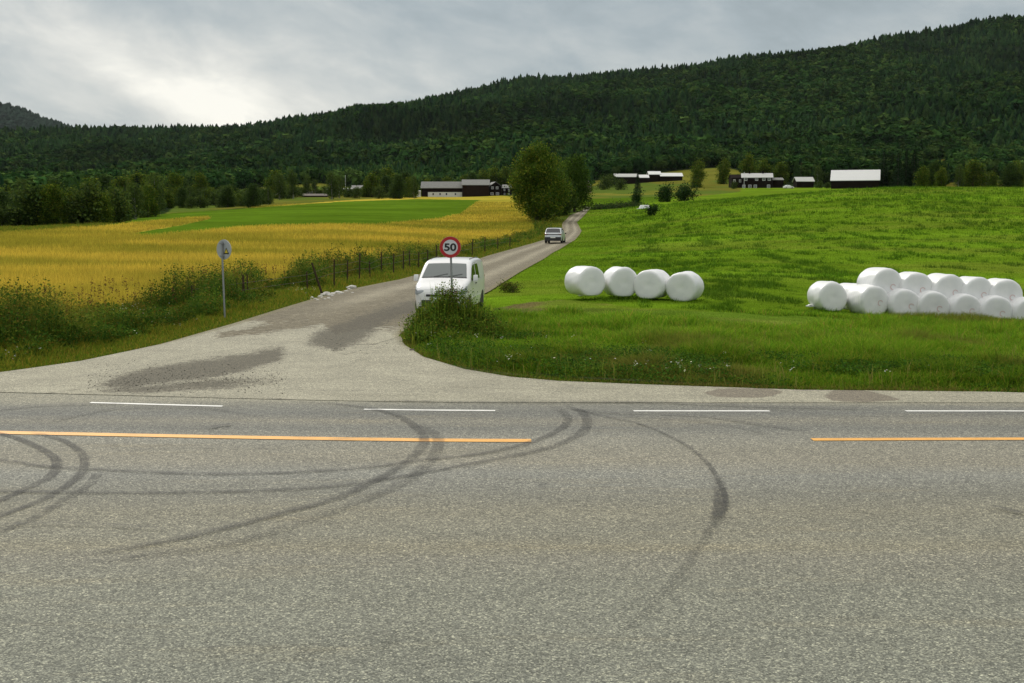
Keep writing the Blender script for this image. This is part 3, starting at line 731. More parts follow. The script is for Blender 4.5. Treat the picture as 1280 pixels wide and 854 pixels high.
def side_attrs(X, Y, Z):
    u, v = proj(X, Y, Z)
    def soft(P, s):
        d = polydist(u, v*2.2, [(a, b*2.2) for a, b in P], True); ins = inpoly(u, v, P)
        return np.clip(.5+np.where(ins, d, -d)/s, 0, 1)
    gravel_line = np.interp(u, [200, 290, 345, 400, 420, 455, 500, 520], [400, 399, 405, 403, 420, 412, 412, 412])
    g = np.clip(.5+(gravel_line-v)/16, 0, 1)
    for P in ([(270, 414), (330, 404), (420, 388), (470, 390), (440, 400), (380, 412), (310, 420), (270, 425)],): g = np.maximum(g, .85*soft(P, 30))
    pt = 1.15*soft([(125, 482), (150, 470), (210, 457), (290, 446), (348, 436), (356, 443), (345, 451), (310, 462), (250, 474), (200, 480), (160, 487)], 34)
    pt = np.maximum(pt, 1.25*soft([(388, 428), (400, 416), (430, 404), (470, 390), (510, 378), (560, 366), (575, 372), (520, 388), (480, 402), (450, 425), (420, 436)], 40))
    pt = np.maximum(pt, .80*soft([(110, 490), (170, 480), (300, 470), (350, 476), (280, 486), (180, 493)], 34))
    pt = np.maximum(pt, .9*soft([(245, 501), (330, 498), (365, 500), (330, 503), (260, 503)], 10))
    pt = np.maximum(pt, .85*soft([(590, 458), (560, 446), (600, 455), (680, 471), (760, 477), (690, 475)], 20))
    wet = np.maximum(soft([(878, 491), (900, 486), (960, 485), (980, 490), (960, 497), (900, 497)], 14), soft([(1031, 496), (1040, 488), (1075, 487), (1100, 492), (1128, 500), (1080, 503), (1045, 502)], 9))
    # cracks in the apron
    cr = polydist(u, v, [(95, 462), (110, 470), (120, 486)])
    cr = np.minimum(cr, polydist(u, v, [(0, 499), (40, 494), (80, 489), (130, 482)]))
    cr = np.minimum(cr, polydist(u, v, [(445, 431), (470, 430), (490, 424), (500, 420)]))
    cr = np.minimum(cr, polydist(u, v, [(420, 441), (432, 443), (447, 440), (462, 442)]))
    pt = np.maximum(pt, .55*np.clip(1.2-cr/1.0, 0, 1))
    return u, v, g, pt, wet
def finish_side():
    X, Y, Z, n, m = build_side(); u, v, g, pt, wet = side_attrs(X, Y, Z)
    dl = polydist(X, Y, LW[:, :2]); dr = polydist(X, Y, RW[:, :2]); dm = np.minimum(dl, dr)
    edge = np.clip(1-dm/1.1, 0, 1)*.60*sstep(30, 38, Y)+np.clip(1-dm/.35, 0, 1)*.55
    wdt = dl/(dl+dr+1e-6)
    tyre = (np.exp(-((wdt-.30)/.10)**2)+np.exp(-((wdt-.72)/.10)**2))*sstep(38, 50, Y)
    idx = np.arange(n*m).reshape(n, m)
    Fq = np.stack([idx[:-1, :-1], idx[:-1, 1:], idx[1:, 1:], idx[1:, :-1]], -1).reshape(-1, 4)
    V = np.stack([X, Y, Z], 1)
    o = link('gravel_road', mesh_np('gravel_road', V, [Fq], M['side'], smooth=True, attrs={'gravel': g, 'patch': pt, 'wet': wet, 'tyre': tyre, 'edge': edge}))
    tag(o, 'pale side road turning from asphalt to gravel as it climbs away', 'road', kind='structure')
finish_side()

# dark gravel crumbs lying on the apron: uncountable
def rocks_mesh(name, P, R, mat, seed=0, flat=.6):
    g = np.random.default_rng(seed)
    base = np.array([(1, 0, 0), (0, 1, 0), (-1, 0, 0), (0, -1, 0), (0, 0, 1), (0, 0, -1)], float)
    n = len(P); th = g.uniform(0, 2*PI, n); c, s_ = np.cos(th), np.sin(th)
    J = base[None]*g.uniform(.65, 1.25, (n, 6, 1)); 
    Xr = J[..., 0]*c[:, None]-J[..., 1]*s_[:, None]; Yr = J[..., 0]*s_[:, None]+J[..., 1]*c[:, None]
    V = np.stack([Xr, Yr*.8, J[..., 2]*flat], -1)*np.asarray(R)[:, None, None]+np.asarray(P)[:, None, :]
    f = np.array([(0, 1, 4), (1, 2, 4), (2, 3, 4), (3, 0, 4), (1, 0, 5), (2, 1, 5), (3, 2, 5), (0, 3, 5)])
    Fq = (f[None]+6*np.arange(n)[:, None, None]).reshape(-1, 3)
    return mesh_np(name, V.reshape(-1, 3), [Fq], mat)
M['crumb'] = pbr('dark_gravel', (.07, .065, .05), .9, var=.4)
def gravel():
    P = []
    while len(P) < 1800:
        if rnd.random() < .65: u, v = rnd.uniform(110, 360), rnd.gauss(474, 9)
        else: u, v = rnd.uniform(380, 520), rnd.uniform(385, 440)
        if v > 500 or v < 380: continue
        p = at(u, v); P.append((p.x, p.y, p.z+.02))
    o = link('loose_gravel', rocks_mesh('loose_gravel', P, rng.uniform(.004, .012, len(P))*rng.choice([1, 1, 1, 1.8], len(P)), M['crumb'], 3)); tag(o, 'dark loose gravel scattered over the pale side road apron', 'gravel', kind='stuff')
gravel()

# ------------------------------------------------------------------ grass and weeds
def blades(name, P, Hh, Wd, C, lean=.5, seg=1, mat=None, tipc=1.25):
    n = len(P); th = rng.uniform(0, 2*PI, n); ld = rng.uniform(0, 2*PI, n); ll = np.abs(rng.normal(0, lean, n))*Hh
    sx = np.stack([np.cos(th), np.sin(th), np.zeros(n)], 1)*(Wd/2)[:, None]
    dv = np.stack([np.cos(ld)*ll, np.sin(ld)*ll, Hh], 1)
    if seg == 1:
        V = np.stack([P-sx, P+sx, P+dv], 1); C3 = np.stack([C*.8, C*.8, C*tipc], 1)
        f = np.arange(n*3).reshape(n, 3); return mesh_np(name, V.reshape(-1, 3), [f], mat or M['grass'], C3.reshape(-1, 3))
    md = dv*np.array([.35, .35, .62])
    V = np.stack([P-sx, P+sx, P+md+sx*.8, P+md-sx*.8, P+dv], 1)
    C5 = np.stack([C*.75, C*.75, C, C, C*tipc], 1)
    b = np.arange(n)[:, None]*5
    return mesh_np(name, V.reshape(-1, 3), [b+np.array([[0, 1, 2, 3]]), b+np.array([[3, 2, 4]])], mat or M['grass'], C5.reshape(-1, 3))
def palette(n, cols, w=None):
    cols = np.array(cols); i = rng.choice(len(cols), n, p=w); return cols[i]*rng.uniform(.75, 1.3, (n, 1))
def cards(P, size, C, upb=.5):
    """random leaf quads: returns V, F, C"""
    n = len(P); nv = rng.normal(size=(n, 3)); nv[:, 2] = np.abs(nv[:, 2])+upb; nv /= np.linalg.norm(nv, axis=1)[:, None]
    t = rng.normal(size=(n, 3)); a = np.cross(nv, t); a /= np.linalg.norm(a, axis=1)[:, None]; b = np.cross(nv, a)
    s_ = np.asarray(size)[:, None] if np.ndim(size) else size
    a = a*s_*.5; b = b*s_*.5
    V = np.stack([P-a, P-b*.55, P+a, P+b*.55], 1)
    return V.reshape(-1, 3), np.arange(n*4).reshape(n, 4), np.repeat(C, 4, axis=0)

def sample_zone(n, y0, y1, x_of, test, power=1.0):
    """points with density falling with depth"""
    out = []; tot = 0
    while tot < n:
        m = n*2; t = rng.uniform(0, 1, m); Y = y0*(y1/y0)**t; u = rng.uniform(x_of[0], x_of[1], m)
        X = (u-640)/F*Y; k = test(X, Y); k &= (Y > far_edge(X)+.1)
        out.append(np.stack([X[k], Y[k]], 1)); tot += k.sum()
        if len(out) > 60: break
    P = np.concatenate(out)[:n]; return P[:, 0], P[:, 1]
def not_road(X, Y, m=0.0):
    k = ~inpoly(X, Y, POLY_ROAD)
    return k
GC = lambda X, Y: ground_color(X, Y, H(X, Y))

# right verge: lush, knee high
def right_verge():
    def test(X, Y):
        c, cls, u, v = GC(X, Y); return (cls == 3) & not_road(X, Y)
    X, Y = sample_zone(265000, 23.5, 47, (470, 1700), test)
    Z = H(X, Y); u, v = proj(X, Y, Z); n = len(X)
    de = polydist(X, Y, RW[:, :2])
    lo = sstep(0, 1.2, de)
    pn = fbm(X/1.6, Y/1.2, 61, 4); pb = fbm(X/5, Y/2.6, 62, 3)
    hh = (.08+.36*lo*np.clip((pn-.25)*2.2, .25, 1.7))*rng.uniform(.6, 1.3, n)*(1-.45*sstep(37, 43, Y))
    C = palette(n, [(.145, .275, .016), (.095, .21, .012), (.20, .31, .018), (.26, .29, .03), (.33, .27, .05)], [.36, .26, .22, .12, .04])*(.75+.55*fbm(X/3, Y/2.2, 66, 3))[:, None]
    dark = np.clip(sstep(.46, .60, pb)*(1-sstep(2.5, 5.5, de)), 0, 1); C = C*(1-.34*dark[:, None])
    w = (sstep(.55, .7, fbm(X/4+7, Y/3, 63, 3))*.6+.8*sstep(.55, .1, de)*(rng.random(n) < .6))[:, None]
    w = np.clip(w, 0, 1)
    C = C*(1-w)+np.array([.17, .145, .035])*rng.uniform(.7, 1.3, (n, 1))*w
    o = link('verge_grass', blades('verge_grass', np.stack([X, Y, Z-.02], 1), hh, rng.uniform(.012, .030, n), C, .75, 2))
    tag(o, 'lush green verge grass between the main road and the bales', 'grass', kind='stuff')
    k = 3000; X, Y = sample_zone(k, 23.6, 36, (490, 1700), lambda X, Y: test(X, Y) & (fbm(X/.8, Y/.8, 67, 3) > .50)); Z = H(X, Y); k = len(X)
    tag(link('seeding_grass', blades('seeding_grass', np.stack([X, Y, Z], 1), rng.uniform(.22, .55, k), rng.uniform(.007, .013, k), palette(k, [(.22, .26, .04), (.30, .25, .07), (.14, .22, .02)]), .30, 2)), 'thin taller seeding grass stems through the right verge', 'grass', kind='stuff')
    # broad-leaved weeds in the front of the verge
    k = 54000; X, Y = sample_zone(k, 23.5, 33, (490, 1700), lambda X, Y: test(X, Y) & (polydist(X, Y, RW[:, :2]) < 4.2) & (fbm(X/1.3, Y/.9, 64, 3)+.25*(rng.random(len(X))-.5) > .50))
    Z = H(X, Y)+rng.uniform(.03, .34, len(X))*sstep(0, .8, polydist(X, Y, RW[:, :2]))
    V, Fc, Cc = cards(np.stack([X, Y, Z], 1), rng.uniform(.03, .085, len(X)), palette(len(X), [(.045, .12, .012), (.06, .14, .014), (.10, .17, .015), (.035, .08, .012)]))
    tag(link('verge_weeds', mesh_np('verge_weeds', V, [Fc], M['leaf'], Cc)), 'dark broad leaved weeds along the front of the right verge', 'weeds', kind='stuff')
right_verge()

# mown field: short turf with dark lodged clumps
def mown_field():
    def test(X, Y):
        c, cls, u, v = GC(X, Y); return ((cls == 1) | (cls == 4)) & not_road(X, Y)
    X, Y = sample_zone(480000, 38, 260, (560, 1660), test)
    c, cls, u, v = GC(X, Y); Z = H(X, Y); n = len(X)
    cl = fbm(X/1.5, Y/2.6, 71, 3); big = fbm(X/14, Y/34, 72, 3)
    tuft = sstep(.52, .66, .6*cl+.4*fbm(X/.6, Y/1.2, 73, 2)+.22*(big-.5))*(cls == 1)*sstep(0, 8, polydist(X, Y, RW[:, :2]))
    sc = np.clip(Y/60, .8, 3.2)
    hh = (.055+.15*tuft)*rng.uniform(.6, 1.4, n)*sc**.7
    C = c*rng.uniform(.75, 1.55, (n, 1)); C = C*(1.12-.48*tuft[:, None]); C[:, 0] *= 1-.2*tuft
    pale = rng.random(n) < .08; C[pale] = C[pale]*1.5+np.array([.03, .03, .01])
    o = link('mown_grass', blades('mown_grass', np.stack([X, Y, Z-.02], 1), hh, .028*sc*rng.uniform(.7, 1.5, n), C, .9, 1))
    tag(o, 'short bright green grass with darker tufts on the mown field', 'grass', kind='stuff')
mown_field()

# left verge: tall rough herbs, plus wheat edge
def left_verge():
    def test(X, Y):
        c, cls, u, v = GC(X, Y); return (cls == 2) & not_road(X, Y) & (Y < 210)
    X, Y = sample_zone(200000, 25, 205, (-160, 720), test)
    Z = H(X, Y); n = len(X); de = polydist(X, Y, LW[:, :2]); sc = np.clip(Y/45, .8, 3)
    pn = fbm(X/1.8, Y/1.8, 81, 3)
    hh = (.08+.30*sstep(0, 1.6, de)*np.clip((pn-.25)*2.2, .3, 1.6))*rng.uniform(.6, 1.3, n)
    C = palette(n, [(.12, .20, .016), (.18, .21, .020), (.27, .23, .025), (.34, .24, .04), (.07, .13, .014)], [.30, .27, .20, .09, .14])
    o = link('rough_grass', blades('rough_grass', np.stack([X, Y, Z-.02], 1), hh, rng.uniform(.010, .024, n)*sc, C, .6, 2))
    tag(o, 'rough olive grass on the verge left of the side road', 'grass', kind='stuff')
    # tall weeds: hedge-like band nearer the wheat
    def t2(X, Y):
        d = polydist(X, Y, LW[:, :2]); k = (d > np.where(X < -9.5, 1.3, 1.9)-.4*sstep(50, 80, Y)) & (d < 7) & test(X, Y)
        q = fbm(X/2.4, Y/2.4, 82, 3); return k & (q > .36)
    ns = 11000; X, Y = sample_zone(ns, 26, 190, (-160, 700), t2); ns = len(X)
    d = polydist(X, Y, LW[:, :2]); q = fbm(X/2.4, Y/2.4, 82, 3)
    Z = H(X, Y); hh = (.35+1.15*sstep(.42, .66, q)*sstep(.9, 2.4, d))*rng.uniform(.6, 1.15, ns)*(1-.25*sstep(60, 120, Y))
    gapu, _ = proj(X, Y, Z); hh *= 1-.75*np.exp(-((gapu-345)/22)**2)
    tone = palette(ns, [(.04, .095, .012), (.07, .13, .014), (.12, .155, .018), (.16, .12, .02)], [.36, .34, .22, .08])
    br = (fbm(X/1.5, Y/1.5, 85, 3)[:, None]); tone = tone*(.55+.9*br)+np.array([.09, .055, .008])*sstep(.52, .68, fbm(X/2.2+4, Y/2.2, 86, 3))[:, None]
    hh = hh*(.42+.95*fbm(X/1.1, Y/1.1, 87, 2))
    sc = np.clip(Y/40, 1, 3)
    st = blades('a', np.stack([X, Y, Z], 1), hh*1.08, .016*sc, tone*1.1, .12, 1)
    tag(link('tall_weed_stems', st), 'thin upright stems of the tall weeds beside the wheat', 'weeds', kind='stuff')
    K = 14; PX = np.repeat(X, K)+rng.normal(0, .10, ns*K); PY = np.repeat(Y, K)+rng.normal(0, .10, ns*K)
    PZ = np.repeat(Z, K)+np.repeat(hh, K)*rng.beta(1.6, 1.3, ns*K)
    V, Fc, Cc = cards(np.stack([PX, PY, PZ], 1), rng.uniform(.04, .11, ns*K)*np.repeat(sc, K)**.6, np.repeat(tone, K, axis=0)*rng.uniform(.75, 1.25, (ns*K, 1)), .2)
    tag(link('tall_weeds', mesh_np('tall_weeds', V, [Fc], M['leaf'], Cc)), 'tall dark green weeds between side road and wheat', 'weeds', kind='stuff')
    # brown dock seed heads
    k = 420; X, Y = sample_zone(k, 27, 90, (-100, 640), lambda X, Y: t2(X, Y) & (polydist(X, Y, LW[:, :2]) > 2.6)); Z = H(X, Y)
    P = []; 
    for x, y, z in zip(X, Y, Z):
        h = rnd.uniform(.75, 1.45)
        for i in range(14): P.append((x+rnd.gauss(0, .02), y+rnd.gauss(0, .02), z+h-rnd.uniform(0, .4)))
    P = np.array(P); V, Fc, Cc = cards(P, rng.uniform(.04, .08, len(P)), palette(len(P), [(.10, .045, .02), (.15, .08, .03), (.06, .03, .015)]))
    tag(link('seed_heads', mesh_np('seed_heads', V, [Fc], M['leaf'], Cc)), 'rusty brown seed heads above the left verge weeds', 'seed heads', kind='stuff')
left_verge()

def wheat_edge():
    def test(X, Y):
        c, cls, u, v = GC(X, Y); return cls == 5
    X, Y = sample_zone(230000, 42, 330, (-160, 720), test)
    c, cls, u, v = GC(X, Y); Z = H(X, Y); n = len(X); sc = np.clip(Y/50, .9, 4.5)
    hh = rng.uniform(.25, .7, n)*(1-.3*sstep(80, 200, Y)); row = fbm(X/22+Y*.012, Y/7.0+X*.03, 91, 4)
    C = c*rng.uniform(.75, 1.5, (n, 1))
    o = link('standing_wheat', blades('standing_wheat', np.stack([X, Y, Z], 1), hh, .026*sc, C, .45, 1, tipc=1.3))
    tag(o, 'ripening golden wheat standing in the left field', 'wheat', kind='stuff')
wheat_edge()

# white wild flowers: uncountable specks
def flowers():
    P = []
    spots = [(160, 386, 10, 7), (172, 392, 14, 8), (205, 402, 14, 6), (215, 420, 20, 6), (40, 455, 30, 6), (90, 398, 14, 6), (530, 418, 22, 9), (545, 425, 20, 8), (640, 455, 40, 8), (700, 460, 60, 10), (800, 470, 50, 5), (860, 470, 30, 4), (880, 465, 80, 10), (620, 430, 40, 12), (380, 362, 12, 3), (250, 400, 40, 12), (1050, 475, 60, 6)]
    for u, v, su, sv in spots:
        for _ in range(9):
            p = at(rnd.gauss(u, su), rnd.gauss(v, sv)+8)
            if inpoly(np.array([p.x]), np.array([p.y]), POLY_ROAD)[0] or p.y < 24.2: continue
            for j in range(rnd.choice((1, 2, 4))): P.append((p.x+rnd.gauss(0, .05), p.y+rnd.gauss(0, .05), p.z+rnd.uniform(.28, .42)))
    P = np.array(P); V, Fc, Cc = cards(P, rng.uniform(.035, .065, len(P)), palette(len(P), [(.75, .75, .70), (.70, .66, .5)]), 2)
    tag(link('wild_flowers', mesh_np('wild_flowers', V, [Fc], M['leaf'], Cc)), 'small white wild flowers dotted through both verges', 'flowers', kind='stuff')
flowers()

# ------------------------------------------------------------------ woody plants
def leaf_crown(name, blobs, nleaf, size, cols, mat, parent=None, w=None, flat=.15, shell=.55, seed=0):
    """blobs: [(cx,cy,cz,rx,ry,rz)]"""
    g = np.random.default_rng(seed); B = np.array(blobs, float); vol = B[:, 3]*B[:, 4]*B[:, 5]; pr = vol**.7; pr /= pr.sum()
    i = g.choice(len(B), nleaf, p=pr); d = g.normal(size=(nleaf, 3)); d /= np.linalg.norm(d, axis=1)[:, None]
    r = shell+(1-shell)*g.random(nleaf)**.6; r *= 1+.13*np.sin(d[:, 0]*7+i)*np.cos(d[:, 2]*6+i*2)
    P = B[i, :3]+d*B[i, 3:]*r[:, None]
    # finer twig clumps: pull leaves towards random twig tips
    nt = max(12, nleaf//14); ti = g.integers(0, nleaf, nt); tp = P[ti]
    near = g.integers(0, nt, nleaf)
    cl = g.random(nleaf) < .62; P[cl] = tp[near[cl]]+g.normal(0, size*1.3, (cl.sum(), 3))
    C = np.array(cols)[g.choice(len(cols), nleaf, p=w)]*g.uniform(.7, 1.35, (nleaf, 1)); 
    bt = g.uniform(.75, 1.3, len(B)); C *= bt[i][:, None]; tt = g.uniform(.75, 1.35, nt); C[cl] *= tt[near[cl]][:, None]
    V, Fc, Cc = cards(P, g.uniform(.6, 1.4, nleaf)*size, C, .25)
    me = mesh_np(name, V, [Fc], mat, Cc)
    return link(name, me, parent) if parent is not None else me
def limbs(name, h, r, blobs, mat, parent, seed=0, low=.12, n=9):
    g = random.Random(seed); mb = MB(); lean = (g.uniform(-.03, .03)*h, g.uniform(-.03, .03)*h)
    tp = [(0, 0, -.3), (lean[0]*.3, lean[1]*.3, h*.25), (lean[0]*.7, lean[1]*.7, h*.55), (lean[0], lean[1], h*.88)]
    mb.tube(tp, [r*1.25, r*.9, r*.55, r*.12], 8)
    bs = g.sample(blobs, min(n, len(blobs)))
    for b in bs:
        t = g.uniform(.2, .6); s0 = Vector((lean[0]*t, lean[1]*t, h*t)); e = Vector(b[:3]); m_ = (s0+e)/2+Vector((0, 0, -.04*h))
        mb.tube([s0, m_, e], [r*.42, r*.26, r*.08], 6)
    return mb.build(name, mat, parent, smooth=0)
GREEN_B = [(.060, .115, .012), (.100, .155, .014), (.040, .082, .011), (.150, .170, .018)]
def broadleaf(seed, h, rw, nleaf, size, cols=GREEN_B, shape='round', low=.1):
    g = random.Random(seed); bl = []
    for i in range(26):
        t = (i+.5)/26; z = h*(low+.1+(.86-low)*t)
        prof = math.sin(PI*min(1, (.12+.88*t))**(.75))**.6 if shape == 'round' else (1-t)**.6*.9+.12
        rr = rw*max(.18, prof); a = g.uniform(0, 2*PI); q = g.uniform(.15, .72)*rr
        br = rw*g.uniform(.30, .46)*(0.6+.5*max(.3, prof))
        bl.append((math.cos(a)*q, math.sin(a)*q, z, br, br, br*g.uniform(.75, 1.05)))
    return bl
def tree_kind(name, label, cat, seed, h, rw, nleaf, size, cols, shape='round', low=.1, bark='bark', loc=(0, 0, 0), mat='leaf'):
    root = empty(name, loc); bl = broadleaf(seed, h, rw, nleaf, size, cols, shape, low)
    limbs('trunk', h, max(.08, h*.022), bl, M[bark], root, seed)
    leaf_crown('crown', bl, nleaf, size, cols, M[mat], root, seed=seed)
    tag(root, label, cat); return root
def spruce(name, label, seed, h, rw, loc=(0, 0, 0), tiers=22, cols=((.018, .038, .016), (.026, .05, .02), (.014, .028, .013))):
    root = empty(name, loc); g = np.random.default_rng(seed); P = []; 
    MB().tube([(0, 0, -.3), (0, 0, h*.97)], [h*.018, .03], 6).build('trunk', M['bark'], root, 0)
    n = 2600; t = g.random(n)**.75; t = 1-t; lay = np.floor(t*tiers)/tiers+g.normal(0, .006, n); lay = np.clip(lay, 0, 1)
    a = g.integers(0, 9, n)*2*PI/9+lay*40+g.normal(0, .16, n); rr = (1-lay)*rw*(.85+.25*np.sin(a*3+lay*30))*g.random(n)**.45+.06
    P = np.stack([np.cos(a)*rr, np.sin(a)*rr, h*(.06+.94*lay)-rr*.28], 1)
    C = np.array(cols)[g.integers(0, len(cols), n)]*g.uniform(.7, 1.4, (n, 1))
    V, Fc, Cc = cards(P, g.uniform(.25, .55, n)*h/11, C, .4)
    link('crown', mesh_np('crown', V, [Fc], M['needles'], Cc), root); tag(root, label, 'spruce tree'); return root

# the two big roadside trees
def place_big(u, Y, h, rw, seed, label, nl, cols, low=.03, top=None):
    p = at_d(u, Y); r = tree_kind('broadleaf_tree', label, 'tree', seed, h, rw, nl, .34, cols, 'round', low); r.location = p; return r
place_big(671, 196, 11.7, 5.6, 4, 'big dark broadleaf tree beside the bend, the nearer and larger of the pair', 30000, GREEN_B)
place_big(718, 232, 10.4, 4.3, 9, 'smaller dark broadleaf tree behind the big one at the road bend', 20000, [(.055, .105, .014), (.08, .13, .016), (.038, .075, .012)])
place_big(697, 216, 7.6, 3.6, 31, 'low bushy tree filling the gap between the two roadside trees', 14000, [(.06, .10, .016), (.08, .11, .018), (.03, .06, .014)], .0)

# bush of willow herb and shoots at the speed sign
def sign_bush():
    p = at_d(566, 33.6); root = empty('roadside_bush', p)
    blobs = [(-.15, .1, .75, .55, .5, .62), (-.55, 0, .55, .5, .5, .45), (.35, .1, .6, .5, .5, .5), (.8, .2, .4, .55, .5, .38), (-.95, -.1, .35, .45, .5, .35), (.05, -.55, .35, .75, .5, .35), (-.6, -.8, .25, .6, .5, .28), (.75, -.5, .25, .6, .5, .28), (1.2, .1, .22, .5, .5, .25), (-.85, -.75, .15, .5, .4, .2), (.1, -1.2, .15, .9, .5, .2)]
    blobs = [(a, b, c_*1.18, d*1.08, e, f*1.15) for a, b, c_, d, e, f in blobs]
    leaf_crown('leaves', blobs, 19000, .060, [(.085, .155, .016), (.13, .20, .02), (.05, .10, .014), (.19, .20, .025), (.20, .12, .03)], M['leaf'], root, w=[.32, .26, .26, .12, .04], shell=.25, seed=5)
    mb = MB()
    V = []; g = np.random.default_rng(3); n = 2200
    i = g.integers(0, len(blobs), n); B = np.array(blobs); P = np.stack([np.maximum(B[i, 0]+g.normal(0, .22, n), -1.15+g.random(n)*.3), B[i, 1]+g.normal(0, .25, n), np.zeros(n)], 1)
    hh = (B[i, 2]+B[i, 5]*g.uniform(.3, 1.15, n))
    C = palette(n, [(.12, .20, .02), (.18, .21, .025), (.07, .12, .015)])
    me = blades('shoots', P, hh, g.uniform(.015, .03, n), C, .16, 2, M['leaf']); link('shoots', me, root)
    n = 500; P = np.stack([g.normal(-.12, .14, n), g.normal(-.05, .1, n), g.uniform(.9, 1.45, n)], 1)
    V, Fc, Cc = cards(P, g.uniform(.03, .07, n), palette(n, [(.07, .035, .02), (.05, .03, .015)])); tag(link('seed_heads', mesh_np('seed_heads', V, [Fc], M['leaf'], Cc), root), kind='stuff')
    tag(root, 'scruffy green bush growing round the foot of the 50 speed sign', 'bush')
sign_bush()
def small_bush(u, Y, w, h, label, cols, size=.08, n=2600, name='bush', seed=1, group=None):
    p = at_d(u, Y); root = empty(name, p); g = random.Random(seed)
    bl = [(g.uniform(-.6, .6)*w, g.uniform(-.5, .5)*w, h*g.uniform(.3, .6), w*.45, w*.45, h*.42) for _ in range(7)]
    leaf_crown('leaves', bl, n, size, cols, M['leaf'], root, seed=seed, shell=.3)
    mb = MB()
    for _ in range(6): mb.tube([(0, 0, -.05), (g.uniform(-.5, .5)*w, g.uniform(-.4, .4)*w, h*.7)], [w*.03, w*.01], 5)
    mb.build('stems', M['bark'], root); tag(root, label, 'bush', group); return root
small_bush(640, 50, .6, .5, 'small tuft of brown and green weeds on the grass right of the van', [(.10, .15, .02), (.15, .13, .03), (.06, .10, .015)], .06, 1500, 'weed_clump', 3)
small_bush(815, 190, .9, 2.0, 'dark upright bush on the field bank below the white roofed farm', [(.03, .06, .014), (.02, .045, .012)], .25, 900, 'bush', 4)
small_bush(794, 262, 1.4, 3.6, 'slim dark bush at the end of the field hedge', [(.03, .06, .014), (.02, .045, .012)], .4, 900, 'bush', 6)
small_bush(834, 300, 2.4, 4.2, 'round dark bush, left one of two below the right hand farm meadow', [(.03, .065, .014), (.02, .045, .012)], .5, 1400, 'bush', 7)
small_bush(856, 300, 2.9, 4.6, 'round dark bush, right one of two below the right hand farm meadow', [(.035, .07, .014), (.02, .045, .012)], .5, 1600, 'bush', 8)

# ------------------------------------------------------------------ speed sign
def speed_sign():
    p = at_d(567, 35.0); root = empty('speed_sign', p); c = zat(309, 35.0)-p.z; x0 = (563-566.5)/F*35
    MB().tube([(0, 0, -.4), (x0, 0, c+.28)], .031, 12).build('pole', M['galv'], root, 40)
    R = .31
    disc = empty('sign_face', (x0, -.05, c)) ; disc.parent = root; disc.name = 'sign_face'
    bpy.data.objects.remove(disc)
    plate = MB().lathe_y([(-.004, R-.006), (-.004, R), (.004, R), (.006, R-.008)], (x0, -.045, c), 48).build('sign_plate', M['sign_back'], root, 30)
    def ring(r0, r1, y, name, mat, n=64):
        vs = []; fs = []
        for k in range(n):
            t = 2*PI*k/n
            vs += [(x0+r0*math.cos(t), y, c+r0*math.sin(t)), (x0+r1*math.cos(t), y, c+r1*math.sin(t))]
        for k in range(n):
            a = 2*k; b = 2*((k+1) % n); fs.append((a, b, b+1, a+1))
        if r0 == 0: pass
        return MB().add(vs, fs).build(name, mat, plate)
    def dsc(r, y, name, mat, n=64):
        return MB().add([(x0+r*math.cos(2*PI*k/n), y, c+r*math.sin(2*PI*k/n)) for k in range(n)], [tuple(range(n))]).build(name, mat, plate)
    dsc(R-.002, -.0545, 'white_field', M['sign_white']); ring(R*.70, R-.003, -.0575, 'red_ring', M['sign_red'])
    tx = bpy.data.curves.new('numerals', 'FONT'); tx.body = '50'; tx.size = .39; tx.align_x = 'CENTER'; tx.align_y = 'CENTER'; tx.offset = .012; tx.extrude = .001; tx.space_character = .98
    to = bpy.data.objects.new('numerals_src', tx); col.objects.link(to); bpy.context.view_layer.update()
    me = bpy.data.meshes.new_from_object(to.evaluated_get(bpy.context.evaluated_depsgraph_get())); bpy.data.objects.remove(to)
    xs = [v.co.x for v in me.vertices]; ys = [v.co.y for v in me.vertices]; w = max(xs)-min(xs); h = max(ys)-min(ys); cx = (max(xs)+min(xs))/2; cy = (max(ys)+min(ys))/2
    for v in me.vertices:
        X = (v.co.x-cx)*(.355/w); Yv = (v.co.y-cy)*(.225/h); v.co = (x0+X, -.0605+v.co.z, c+Yv)
    me.materials.clear(); me.materials.append(M['sign_black']); me.name = 'numerals'; link('numerals', me, plate)
    for dz in (-.13, .13): MB().box((x0, -.02, c+dz), (.16, .03, .03)).build('bracket', M['galv'], root); MB().box((x0, .04, c+dz), (.09, .02, .03)).build('clamp', M['galv'], root)
    tag(root, 'round red and white sign reading 50 on a grey pole before the van', 'road sign')
speed_sign()
